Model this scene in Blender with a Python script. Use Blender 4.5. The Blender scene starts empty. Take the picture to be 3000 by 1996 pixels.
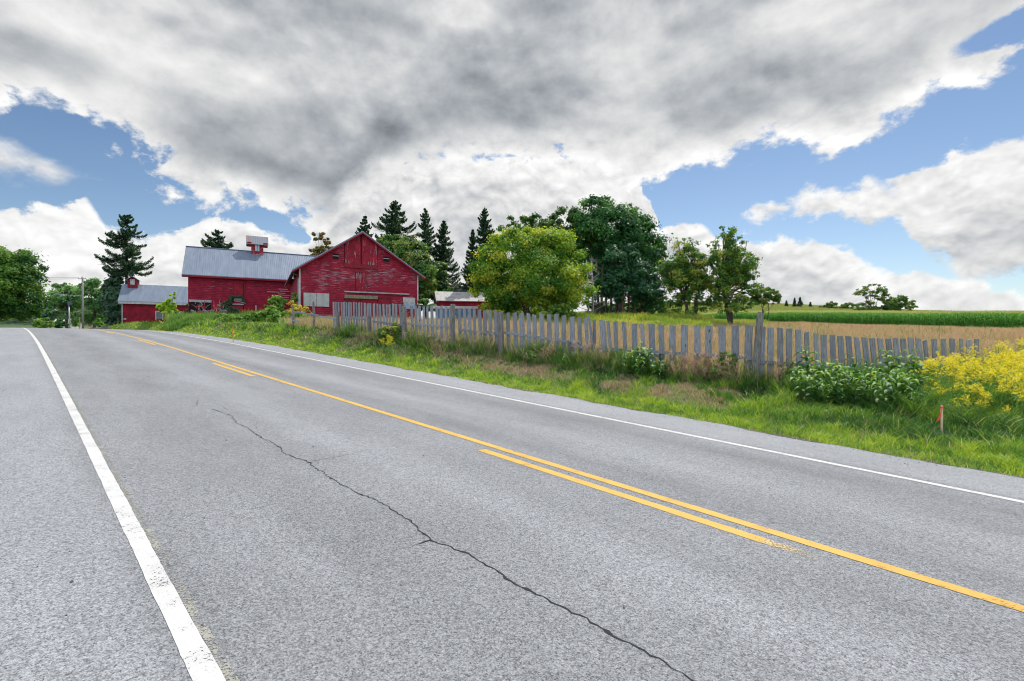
import bpy, math, random
import numpy as np
R = math.radians
S = bpy.context.scene
COL = S.collection
random.seed(7)
# ------------------------------------------------------------------ camera
F = 1464.0                       # focal length in photo pixels (photo 3000 wide)
CAMZ = 1.7
cd = bpy.data.cameras.new("camera")
cam = bpy.data.objects.new("camera", cd); COL.objects.link(cam)
cam.location = (0, 0, CAMZ); cam.rotation_euler = (R(90), 0, 0)
cd.sensor_width = 36; cd.lens = 36*F/3000; cd.clip_start = .05; cd.clip_end = 6000
S.camera = cam
S.view_settings.view_transform = 'Standard'; S.view_settings.look = 'None'
S.view_settings.exposure = 0.0; S.view_settings.gamma = 1
S.cycles.filter_width = 1.05; S.cycles.max_bounces = 6; S.cycles.diffuse_bounces = 3; S.cycles.transparent_max_bounces = 8
# ------------------------------------------------------------------ sun
SUN_EL, SUN_AZ = 56.0, 27.0      # azimuth to the right of +Y
sd = bpy.data.lights.new("sun", 'SUN'); sd.energy = 4.8; sd.angle = R(0.8); sd.color = (1, .95, .87)
sun = bpy.data.objects.new("sun", sd); COL.objects.link(sun)
sun.rotation_euler = (R(90-SUN_EL), 0, R(180-SUN_AZ))
sun.location = (0, 0, 60)
SD = np.array([math.sin(R(SUN_AZ))*math.cos(R(SUN_EL)), math.cos(R(SUN_AZ))*math.cos(R(SUN_EL)), math.sin(R(SUN_EL))])
# ------------------------------------------------------------------ node helper
class NT:
    def __init__(s, tree): s.t = tree; s.n = tree.nodes; s.l = tree.links
    def put(s, sock, v):
        if isinstance(v, bpy.types.NodeSocket): s.l.new(v, sock)
        elif v is not None: sock.default_value = v
    def m(s, op, a, b=None, c=None, clamp=False):
        n = s.n.new('ShaderNodeMath'); n.operation = op; n.use_clamp = clamp
        s.put(n.inputs[0], a); s.put(n.inputs[1], b) if b is not None else 0
        if c is not None: s.put(n.inputs[2], c)
        return n.outputs[0]
    def v(s, op, a, b=None, sc=None):
        n = s.n.new('ShaderNodeVectorMath'); n.operation = op
        s.put(n.inputs[0], a)
        if b is not None: s.put(n.inputs[1], b)
        if sc is not None: s.put(n.inputs['Scale'], sc)
        return n.outputs['Value'] if op in ('DOT_PRODUCT', 'LENGTH') else n.outputs[0]
    def sep(s, a):
        n = s.n.new('ShaderNodeSeparateXYZ'); s.put(n.inputs[0], a); return n.outputs
    def comb(s, x, y, z):
        n = s.n.new('ShaderNodeCombineXYZ')
        for i, k in enumerate((x, y, z)): s.put(n.inputs[i], k)
        return n.outputs[0]
    def noise(s, vec, scale, detail=4, rough=.5, dist=0, lac=2.0):
        n = s.n.new('ShaderNodeTexNoise'); s.put(n.inputs['Vector'], vec)
        n.inputs['Scale'].default_value = scale; n.inputs['Detail'].default_value = detail
        n.inputs['Roughness'].default_value = rough; n.inputs['Distortion'].default_value = dist
        n.inputs['Lacunarity'].default_value = lac
        return n.outputs[0]
    def vor(s, vec, scale, feature='F1', out=0):
        n = s.n.new('ShaderNodeTexVoronoi'); n.feature = feature; s.put(n.inputs['Vector'], vec)
        n.inputs['Scale'].default_value = scale; return n.outputs[out]
    def ss(s, x, a, b, lo=0., hi=1.):
        n = s.n.new('ShaderNodeMapRange'); n.interpolation_type = 'SMOOTHSTEP'
        s.put(n.inputs[0], x); s.put(n.inputs[1], a); s.put(n.inputs[2], b)
        n.inputs[3].default_value = lo; n.inputs[4].default_value = hi
        return n.outputs[0]
    def lin(s, x, a, b, lo=0., hi=1.):
        n = s.n.new('ShaderNodeMapRange'); s.put(n.inputs[0], x); s.put(n.inputs[1], a); s.put(n.inputs[2], b)
        n.inputs[3].default_value = lo; n.inputs[4].default_value = hi
        return n.outputs[0]
    def mix(s, f, a, b, mode='MIX'):
        n = s.n.new('ShaderNodeMix'); n.data_type = 'RGBA'; n.blend_type = mode
        s.put(n.inputs[0], f)
        for k, q in ((6, a), (7, b)):
            if isinstance(q, (tuple, list)) and len(q) == 3: q = (*q, 1)
            s.put(n.inputs[k], q)
        return n.outputs[2]
    def ramp(s, f, stops, interp='LINEAR'):
        n = s.n.new('ShaderNodeValToRGB'); s.put(n.inputs[0], f); e = n.color_ramp.elements
        n.color_ramp.interpolation = interp
        while len(e) < len(stops): e.new(.5)
        for k, (p, c) in enumerate(stops): e[k].position = p; e[k].color = (*c, 1)
        return n.outputs[0]
    def curve(s, x, pts):
        n = s.n.new('ShaderNodeFloatCurve'); s.put(n.inputs['Value'], x)
        c = n.mapping.curves[0]
        while len(c.points) < len(pts): c.points.new(.5, .5)
        for k, p in enumerate(pts): c.points[k].location = p; c.points[k].handle_type = 'VECTOR'
        n.mapping.update(); return n.outputs[0]
# ------------------------------------------------------------------ world: sky and clouds
W = bpy.data.worlds.new("World"); S.world = W; W.use_nodes = True
W.node_tree.nodes.clear(); w = NT(W.node_tree)
def azel(x, y):
    t = (x-1500)/F; a = math.atan(t)
    return math.degrees(a), math.degrees(math.atan((998-y)/F*math.cos(a)))
def cpts(lst):
    o = []
    for x, y in lst:
        a, e = azel(x, y); o.append(((a+60)/120, min(max(e/50, 0), 1)))
    return o
sky = w.n.new('ShaderNodeTexSky'); sky.sky_type = 'NISHITA'; sky.sun_disc = False
sky.sun_elevation = R(SUN_EL); sky.sun_rotation = R(SUN_AZ)
sky.air_density = 1.0; sky.dust_density = .6; sky.ozone_density = 2.5; sky.altitude = 200
tc = w.n.new('ShaderNodeTexCoord'); D = tc.outputs['Generated']
dx, dy, dz = w.sep(D)
az = w.m('ARCTAN2', dx, dy); el = w.m('ARCSINE', dz)
azn = w.lin(az, R(-60), R(60)); eln = w.lin(el, 0., R(50))
# cloud-plane coordinates: flatten towards the horizon
zz = w.m('ADD', w.m('MAXIMUM', dz, 0.0), .22)
P = w.comb(w.m('DIVIDE', dx, zz), w.m('DIVIDE', dy, zz), 0.)
DS = w.v('MULTIPLY', D, (1, 1, 1.45))
def nz(vec, sc, det, ro, di=0): return w.noise(vec, sc, det, ro, di)
w1 = nz(DS, 2.6, 1.5, .45)
w2 = nz(w.v('ADD', DS, (5.1, 2.2, 9.3)), 2.6, 1.5, .45)
def warp(amt): return w.v('ADD', DS, w.comb(w.m('MULTIPLY', w.m('SUBTRACT', w1, .5), amt), w.m('MULTIPLY', w.m('SUBTRACT', w2, .5), amt), w.m('MULTIPLY', w.m('SUBTRACT', w1, w2), amt)))
WD = warp(.06)
nb = nz(WD, 6.5, 10, .56)                                     # billows
nb2 = nz(w.v('ADD', WD, (-float(SD[0])*.020, 0.01, -float(SD[2])*.030)), 6.5, 10, .56)
def billow(off):
    """rounded cauliflower lobes: summed octaves of folded noise"""
    v = w.v('ADD', warp(.05), off); tot_ = None
    for sc_, a_ in ((8., .5), (17., .27), (36., .15), (75., .08)):
        q_ = w.m('MULTIPLY', w.m('SQRT', w.m('ADD', w.m('POWER', w.m('SUBTRACT', w.noise(v, sc_, 0, .5), .5), 2.), .0006)), a_*2.6)
        tot_ = q_ if tot_ is None else w.m('ADD', tot_, q_)
    return tot_
lowb = billow((7.7, 3.1, .4)); lowb2 = billow((7.7-.004, 3.1, .4-.016))
nc = w.m('SUBTRACT', nb, .5)
nh = nz(WD, 24, 8, .6)
ragged = w.m('ADD', w.m('MULTIPLY', nc, .26), w.m('MULTIPLY', w.m('SUBTRACT', nh, .5), .16))
az2 = w.m('ADD', w.m('ADD', azn, w.m('MULTIPLY', w.m('SUBTRACT', w1, .5), .03)), w.m('ADD', w.m('MULTIPLY', nc, .055), w.m('MULTIPLY', w.m('SUBTRACT', nh, .5), .022)))
# B1: lower edge of the great cloud
B1 = w.curve(az2, cpts([(-900, 300), (0, 318), (170, 385), (300, 425), (370, 480), (440, 555), (540, 583), (640, 588), (760, 628), (900, 690), (960, 720), (1020, 640), (1100, 570), (1200, 540), (1350, 500), (1500, 480), (1700, 500), (1850, 530), (1920, 545), (2050, 508), (2230, 470), (2330, 430), (2500, 400), (2640, 345), (2720, 270), (2860, 255), (3000, 190), (3300, 60)]))
# B1h: the blue breaks in the top right corner are a second, thin hole
c1 = w.ss(w.m('ADD', w.m('SUBTRACT', eln, B1), ragged), -.006, .030)
dep1 = w.m('SUBTRACT', eln, B1)
# low clouds: everything below B2
B2 = w.curve(az2, cpts([(-900, 560), (0, 602), (130, 604), (190, 612), (260, 590), (300, 655), (400, 668), (480, 672), (520, 690), (590, 650), (700, 640), (800, 665), (900, 690), (980, 500), (1200, 430), (1860, 440), (1890, 560), (1915, 660), (1990, 630), (2060, 650), (2110, 700), (2180, 682), (2300, 690), (2460, 712), (2520, 765), (2600, 805), (2700, 803), (2790, 835), (2900, 850), (3000, 860), (3400, 880)]))
c2 = w.ss(w.m('ADD', w.m('SUBTRACT', B2, eln), w.m('MULTIPLY', ragged, .60)), -.004, .012)
dep2 = w.m('SUBTRACT', B2, eln)
# right cloud: between C3 (top) and B3 (bottom)
T3 = w.curve(az2, cpts([(1900, 680), (2120, 640), (2180, 604), (2300, 578), (2480, 562), (2530, 540), (2590, 560), (2700, 510), (2760, 495), (2800, 450), (2900, 445), (3000, 410), (3400, 330)]))
B3 = w.curve(az2, cpts([(1900, 620), (2120, 625), (2180, 634), (2400, 636), (2560, 662), (2620, 710), (2700, 745), (2760, 770), (2850, 785), (3000, 785), (3400, 800)]))
m3 = w.m('ADD', w.m('MINIMUM', w.m('SUBTRACT', T3, eln), w.m('SUBTRACT', eln, B3)), .009)
c3 = w.ss(w.m('ADD', m3, w.m('MULTIPLY', ragged, .50)), -.006, .016)
# left wisp
T4 = w.curve(az2, cpts([(-900, 380), (0, 400), (60, 430), (140, 470), (210, 510), (270, 522), (320, 560), (3400, 600)]))
B4 = w.curve(az2, cpts([(-900, 540), (0, 512), (90, 524), (200, 520), (270, 524), (320, 500), (3400, 500)]))
m4 = w.m('ADD', w.m('MINIMUM', w.m('SUBTRACT', T4, eln), w.m('SUBTRACT', eln, B4)), .006)
c4 = w.m('MULTIPLY', w.ss(w.m('ADD', m4, w.m('MULTIPLY', ragged, .45)), -.010, .035), .97)
# holes of blue inside the cloud at the top right
hx = w.m('SUBTRACT', az2, (azel(2905, 100)[0]+60)/120); hy = w.m('SUBTRACT', eln, azel(2905, 100)[1]/50)
hd = w.m('SQRT', w.m('ADD', w.m('POWER', w.m('MULTIPLY', w.m('ADD', hx, w.m('MULTIPLY', hy, -.45)), 40.), 2.), w.m('POWER', w.m('MULTIPLY', hy, 42.), 2.)))
hole = w.ss(w.m('ADD', hd, w.m('MULTIPLY', ragged, 11.)), .7, 1.15)
c1 = w.m('MULTIPLY', c1, hole)
cov = w.m('MAXIMUM', w.m('MAXIMUM', c1, c2), w.m('MAXIMUM', c3, c4))
front = w.ss(dy, -.1, .35)
# shading of the clouds
relief = w.m('SUBTRACT', nb, nb2)
el2 = w.m('ADD', eln, w.m('MULTIPLY', w.m('SUBTRACT', w2, .5), .07)); az3 = w.m('ADD', azn, w.m('MULTIPLY', w.m('SUBTRACT', w1, .5), .07))
def blob(x, y, rx, ry, amp):
    (a, e), (a1, _), (_, e1) = azel(x, y), azel(x+rx, y), azel(x, y-ry)
    qx = w.m('MULTIPLY', w.m('SUBTRACT', az3, (a+60)/120), 120/abs(a1-a)); qy = w.m('MULTIPLY', w.m('SUBTRACT', el2, e/50), 50/abs(e1-e))
    return w.m('MULTIPLY', w.m('EXPONENT', w.m('MULTIPLY', w.m('ADD', w.m('MULTIPLY', qx, qx), w.m('MULTIPLY', qy, qy)), -1.)), amp)
big = w.noise(w.v('MULTIPLY', P, (1.0, 1.2, 1)), 1.3, 4, .5, .25)
mid = w.noise(w.v('ADD', WD, (3.3, 1.1, .4)), 3.9, 4, .46, .0)
mods = None
for q in ((90, 170, 190, 90, .30), (850, 330, 230, 90, .16), (1400, 380, 330, 110, .26), (1650, 330, 160, 120, .14), (2150, 230, 330, 110, .24), (2380, 320, 200, 60, .12), (700, 480, 240, 60, .10), (1000, 540, 200, 60, .10), (1100, 60, 200, 60, .10),
          (450, 130, 200, 80, -.22), (330, 260, 160, 60, -.18), (1040, 360, 60, 80, -.22), (1370, 65, 130, 60, -.34), (2330, 45, 200, 45, -.34), (620, 230, 150, 60, -.08), (1900, 60, 120, 60, -.1), (600, 30, 400, 40, -.1)):
    b_ = blob(*q); mods = b_ if mods is None else w.m('ADD', mods, b_)
u1 = w.ss(w.m('ADD', dep1, w.m('MULTIPLY', nc, .12)), .015, .12)                       # how deep inside the great cloud
dark = w.m('ADD', w.m('ADD', .33, w.m('MULTIPLY', mods, 1.6)), w.m('ADD', w.m('MULTIPLY', w.m('SUBTRACT', big, .5), 1.0), w.m('MULTIPLY', w.m('SUBTRACT', mid, .5), 1.7)))
dark = w.m('MINIMUM', w.m('MAXIMUM', dark, 0.), .95)
b1 = w.m('SUBTRACT', 0.90, w.m('MULTIPLY', u1, w.m('ADD', .10, w.m('MULTIPLY', dark, .67))))
u3 = w.ss(w.m('SUBTRACT', T3, eln), .02, .15)
b3 = w.m('SUBTRACT', .90, w.m('MULTIPLY', u3, w.lin(mid, .3, .7, .05, .38)))
b2 = w.m('SUBTRACT', .92, w.m('MULTIPLY', w.ss(w.m('ADD', dep2, w.m('MULTIPLY', nc, .10)), .0, .09), w.lin(mid, .38, .62, .0, .30)))
c23 = w.m('ADD', w.m('ADD', c2, c3), .001)
lo = w.m('DIVIDE', w.m('ADD', w.m('ADD', w.m('MULTIPLY', b2, c2), w.m('MULTIPLY', b3, c3)), .0008), c23)
lo = w.m('ADD', lo, w.m('ADD', w.m('MULTIPLY', w.m('SUBTRACT', lowb, lowb2), .6), w.m('MULTIPLY', w.m('SUBTRACT', lowb, .28), .26)))
up_ = w.m('ADD', b1, w.m('MULTIPLY', relief, w.lin(u1, 0., 1., 1.6, .85)))
br = w.m('ADD', w.m('MULTIPLY', up_, c1), w.m('MULTIPLY', w.m('SUBTRACT', 1., c1), w.m('MAXIMUM', lo, w.m('MULTIPLY', c4, .85))))
br = w.m('MAXIMUM', br, .24); br = w.m('MINIMUM', br, 1.0)
# unseen clouds behind the camera, boosted and tinted blue to fill shaded fronts
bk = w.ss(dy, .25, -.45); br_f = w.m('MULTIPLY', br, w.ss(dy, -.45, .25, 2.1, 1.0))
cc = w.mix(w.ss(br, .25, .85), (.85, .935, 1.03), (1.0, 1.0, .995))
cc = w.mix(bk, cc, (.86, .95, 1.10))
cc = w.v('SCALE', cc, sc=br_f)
SKYK = 0.1
cc = w.v('SCALE', cc, sc=1/SKYK)
skc = w.v('MULTIPLY', w.v('SCALE', sky.outputs[0], sc=1.18), w.ramp(eln, [(.03, (.98, 1.0, 1.0)), (.16, (.95, .97, .97)), (.36, (.80, .86, .89)), (.7, (.62, .74, .82))]))
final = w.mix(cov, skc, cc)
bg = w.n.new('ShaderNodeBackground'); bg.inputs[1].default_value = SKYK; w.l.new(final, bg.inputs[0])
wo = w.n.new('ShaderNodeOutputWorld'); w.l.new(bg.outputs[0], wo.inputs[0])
W.cycles.sampling_method = 'MANUAL'; W.cycles.sample_map_resolution = 512
# ------------------------------------------------------------------ the lie of the land
SN, CS = math.sin(R(44.7)), math.cos(R(44.7))
def tab(xs, ys, a, b, sm):
    g = np.arange(a, b, .5); y = np.interp(g, xs, ys); k = np.exp(-.5*(np.arange(-12, 13)/sm)**2); k /= k.sum()
    return g, np.convolve(np.pad(y, 12, mode='reflect', reflect_type='odd'), k, 'valid')
ZR = tab([-400, -60, -20, 0, 5, 15, 27, 35, 43.5, 52, 60, 72, 85, 100, 130, 170, 300, 1200], [-10, -3.2, -1.1, .05, .335, .91, 1.6, 1.99, 2.35, 2.62, 2.8, 2.9, 2.8, 2.4, 1.2, .2, -1, -2], -400, 1200, 4)
ZF = tab([-400, -60, -10, 0, 5, 12, 17, 23, 35, 46, 60, 75, 95, 130, 400, 1200], [-9.6, -2.9, -.25, .2, .62, 1.15, 1.5, 2.1, 2.75, 3.0, 3.35, 3.75, 3.85, 3.6, 3.0, 2], -400, 1200, 4)
def zroad(s): return np.interp(s, *ZR)
def zfld(s): return np.interp(s, *ZF)
def cen(s): s = np.asarray(s, float); return -.00018*np.clip(s-15, 0, 60)**2 - .0026*np.clip(s-78, 0, 400)**1.9
def sstep(x, a, b): t = np.clip((x-a)/(b-a), 0, 1); return t*t*(3-2*t)
def hash2(ix, iy, seed=0):
    h = (ix*374761393 + iy*668265263 + seed*1442695041) & 0xffffffff
    h = ((h ^ (h >> 13))*1274126177) & 0xffffffff
    return ((h ^ (h >> 16)) & 0xffff)/65535.0
def vn(x, y, seed=0):
    x = np.asarray(x, float); y = np.asarray(y, float)
    ix = np.floor(x).astype(np.int64); iy = np.floor(y).astype(np.int64); fx = x-ix; fy = y-iy
    fx = fx*fx*(3-2*fx); fy = fy*fy*(3-2*fy)
    a = hash2(ix, iy, seed); b = hash2(ix+1, iy, seed); c = hash2(ix, iy+1, seed); d = hash2(ix+1, iy+1, seed)
    return (a*(1-fx)+b*fx)*(1-fy)+(c*(1-fx)+d*fx)*fy
def fb(x, y, seed=0, o=3):
    r = 0; a = .5; t = 0
    for k in range(o): r = r+a*vn(x*2**k, y*2**k, seed+k); t += a; a *= .5
    return r/t
def crown_z(lat): return -np.interp(lat, [-6, -2, 0, 4.4, 7.5, 9, 12], [.2, .05, 0, 0, .04, .08, .2])
def road_h(s, l): return zroad(s)+crown_z(l)
def terrain_sl(s, lat):
    s = np.asarray(s, float); lat = np.asarray(lat, float)
    X = -s*SN+lat*CS; Y = s*CS+lat*SN
    l = lat-cen(s)
    zr = road_h(s, np.clip(l, -3, 9))
    e = np.interp(s, [-30, -5, 0, 2, 4.6, 10, 23, 60], [20, 20, 19, 17, 13.3, 12.2, 11.3, 10.6])
    a = np.interp(s, [0, 5, 23], [9.6, 9.4, 9.3])
    m = .037-.016*np.clip(s/45, 0, 1)
    fld = zfld(s)+m*np.clip(l-13, 0, 400)
    bump = (fb(X*.9, Y*.9, 3)-.5)*.16*sstep(l, 9.2, 10.5)*(1-sstep(l, 60, 120))+(fb(X*.17, Y*.17, 9)-.5)*.3*sstep(l, 12, 25)
    bump = bump+((vn(X*2.6, Y*2.6, 13)-.5)*.09+(vn(X*6, Y*6, 17)-.5)*.03)*sstep(l, 9.4, 10.6)*(1-sstep(l, 25, 40))
    right = zr*(1-sstep(l, a, e))+fld*sstep(l, a, e)+bump-.03*sstep(l, 8.9, 9.2)
    left = zr-.03-sstep(-l, 1.8, 5)*.25-.012*np.clip(-l-5, 0, 500)+(fb(X*.4, Y*.4, 5)-.5)*.25*sstep(-l, 2, 6)
    z = np.where(l > 4, right, left)
    cor = (l > -2.2) & (l < 8.95)
    z = np.where(cor, zr-.07, z)
    # rising ground beyond the fields
    t = X/np.maximum(Y, 1)
    T = np.interp(t, [-1.4, -.7, -.45, 0, .3, .49, .6, .815, 1.02, 1.5], [.0, .0, .03, .05, .068, .0655, .061, .0505, .0395, .03])
    k = sstep(Y, 110, 235)*sstep(l, 12, 30)
    tgt = CAMZ+T*np.minimum(Y, 240)-.02*np.clip(Y-240, 0, 900)
    z = z*(1-k)+tgt*k
    z = z+27*sstep(Y, 230, 430)*sstep(-t, .5, .75)
    return z
def sl(X, Y): return -np.asarray(X)*SN+np.asarray(Y)*CS, np.asarray(X)*CS+np.asarray(Y)*SN
def xy(s, lat): return -s*SN+lat*CS, s*CS+lat*SN
def gz(X, Y):
    s, l = sl(X, Y); return terrain_sl(s, l)
def gzf(X, Y): return float(gz(X, Y))
def px(x, Y): return (x-1500)/F*Y
def pz(y, Y): return CAMZ+(998-y)/F*Y
# ------------------------------------------------------------------ mesh helpers
def mk(name, V, Fs, mat, attr=None, smooth=False, uv=None):
    me = bpy.data.meshes.new(name)
    if isinstance(Fs, np.ndarray):
        V = np.ascontiguousarray(V, np.float32); n = Fs.shape[1]
        me.vertices.add(len(V)); me.vertices.foreach_set('co', V.ravel())
        me.loops.add(Fs.size); me.loops.foreach_set('vertex_index', np.ascontiguousarray(Fs, np.int32).ravel())
        me.polygons.add(len(Fs)); me.polygons.foreach_set('loop_start', np.arange(0, Fs.size, n, dtype=np.int32))
        me.update(calc_edges=True)
    else:
        me.from_pydata([tuple(map(float, q)) for q in V], [], Fs); me.update()
    if attr is not None:
        for k, val in attr.items():
            a = me.attributes.new(k, 'FLOAT', 'POINT'); a.data.foreach_set('value', np.ascontiguousarray(val, np.float32))
    if smooth: me.polygons.foreach_set('use_smooth', np.ones(len(me.polygons), bool))
    if mat: me.materials.append(mat)
    return me
def obj(name, me, parent=None, label=None):
    o = bpy.data.objects.new(name, me); COL.objects.link(o)
    if parent is not None: o.parent = parent
    if label: o['label'] = label
    return o
def tag(o, label, cat, group=None, kind=None):
    o['label'] = label
    if cat: o['category'] = cat
    if group: o['group'] = group
    if kind: o['kind'] = kind
    return o
def thing(name, label, cat, loc, group=None, rz=0):
    o = bpy.data.objects.new(name, None); COL.objects.link(o); o.location = loc; o.rotation_euler = (0, 0, rz)
    o.empty_display_size = .3
    return tag(o, label, cat, group)
class MB:
    def __init__(s): s.V = []; s.F = []
    def add(s, V, Fs):
        b = len(s.V); s.V += [tuple(map(float, q)) for q in V]; s.F += [tuple(i+b for i in f) for f in Fs]
    def box(s, a, b, rz=0, c=None):
        x0, y0, z0 = a; x1, y1, z1 = b
        s.add([(x0, y0, z0), (x1, y0, z0), (x1, y1, z0), (x0, y1, z0), (x0, y0, z1), (x1, y0, z1), (x1, y1, z1), (x0, y1, z1)],
              [(0, 3, 2, 1), (4, 5, 6, 7), (0, 1, 5, 4), (1, 2, 6, 5), (2, 3, 7, 6), (3, 0, 4, 7)])
    def hexa(s, P8): s.add(P8, [(0, 3, 2, 1), (4, 5, 6, 7), (0, 1, 5, 4), (1, 2, 6, 5), (2, 3, 7, 6), (3, 0, 4, 7)])
    def bar(s, p, q, wd, th, side=None):
        p = np.array(p, float); q = np.array(q, float); d = q-p; d /= np.linalg.norm(d)
        sdv = np.array(side if side is not None else ((0, 0, 1) if abs(d[2]) < .9 else (1, 0, 0)), float)
        n = np.cross(d, sdv); n /= np.linalg.norm(n); u = np.cross(n, d)
        a, b = u*wd/2, n*th/2
        s.hexa([p-a-b, p+a-b, p+a+b, p-a+b, q-a-b, q+a-b, q+a+b, q-a+b])
    def tube(s, pts, rad, n=7, cap=True):
        pts = np.array(pts, float); rad = np.broadcast_to(rad, len(pts)); V = []; Fs = []
        for i, p in enumerate(pts):
            d = pts[min(i+1, len(pts)-1)]-pts[max(i-1, 0)]; d = d/(np.linalg.norm(d)+1e-9)
            a = np.cross(d, (0, 0, 1) if abs(d[2]) < .9 else (1, 0, 0)); a /= np.linalg.norm(a); b = np.cross(d, a)
            for k in range(n):
                t = 2*math.pi*k/n; V.append(p+rad[i]*(a*math.cos(t)+b*math.sin(t)))
        for i in range(len(pts)-1):
            for k in range(n): Fs.append((i*n+k, i*n+(k+1) % n, (i+1)*n+(k+1) % n, (i+1)*n+k))
        if cap: Fs += [tuple(range(n-1, -1, -1)), tuple(range((len(pts)-1)*n, len(pts)*n))]
        s.add(V, Fs)
    def prism(s, poly, off):
        n = len(poly); V = [tuple(p) for p in poly]+[tuple(np.array(p, float)+np.array(off, float)) for p in poly]
        s.add(V, [tuple(range(n)), tuple(range(2*n-1, n-1, -1))]+[(i, i+n, (i+1) % n+n, (i+1) % n) for i in range(n)])
    def build(s, name, mat, parent=None, smooth=False, label=None):
        V = np.array(s.V, float)
        if parent is not None:
            p = parent
            while p.parent: p = p.parent
            V = V-np.array(p.location)
        me = mk(name, V, s.F, mat, smooth=smooth)
        return obj(name, me, parent, label)
# ------------------------------------------------------------------ materials
def newmat(name):
    m = bpy.data.materials.new(name); m.use_nodes = True; m.node_tree.nodes.clear(); return m, NT(m.node_tree)
def fin(m, t, col, rough=.8, bump=None, bs=.3, bd=.02, spec=.3, metal=0, trans=None):
    b = t.n.new('ShaderNodeBsdfPrincipled'); t.put(b.inputs['Base Color'], col if not (isinstance(col, tuple) and len(col) == 3) else (*col, 1))
    t.put(b.inputs['Roughness'], rough); b.inputs['Specular IOR Level'].default_value = spec; t.put(b.inputs['Metallic'], metal)
    if bump is not None:
        n = t.n.new('ShaderNodeBump'); n.inputs['Strength'].default_value = bs; n.inputs['Distance'].default_value = bd
        t.put(n.inputs['Height'], bump); t.l.new(n.outputs[0], b.inputs['Normal'])
    out = t.n.new('ShaderNodeOutputMaterial')
    if trans:
        tr = t.n.new('ShaderNodeBsdfTranslucent'); t.put(tr.inputs[0], trans[1]); mx = t.n.new('ShaderNodeMixShader'); mx.inputs[0].default_value = trans[0]
        t.l.new(b.outputs[0], mx.inputs[1]); t.l.new(tr.outputs[0], mx.inputs[2]); t.l.new(mx.outputs[0], out.inputs[0])
    else: t.l.new(b.outputs[0], out.inputs[0])
    return m
def opos(t): return t.n.new('ShaderNodeTexCoord').outputs['Object']
def gpos(t): return t.n.new('ShaderNodeNewGeometry').outputs['Position']
def plain(name, c, rough=.7, vary=.25, sc=6, metal=0, spec=.3, bs=.15):
    m, t = newmat(name); p = gpos(t); n = t.noise(p, sc, 5, .6)
    c0 = tuple(k*(1-vary) for k in c); c1 = tuple(min(1, k*(1+vary)) for k in c)
    return fin(m, t, t.mix(t.lin(n, .3, .7), c0, c1), rough, n, bs, .02, spec, metal)
def leaf(name, stops, tr=.38, tint=1.35):
    m, t = newmat(name); a = t.n.new('ShaderNodeAttribute'); a.attribute_name = 'v'
    c = t.ramp(a.outputs['Fac'], stops)
    ct = t.v('MULTIPLY', c, (tint*1.15, tint*1.05, tint*.55))
    return fin(m, t, c, .55, trans=(tr, ct), spec=.35)
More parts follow.
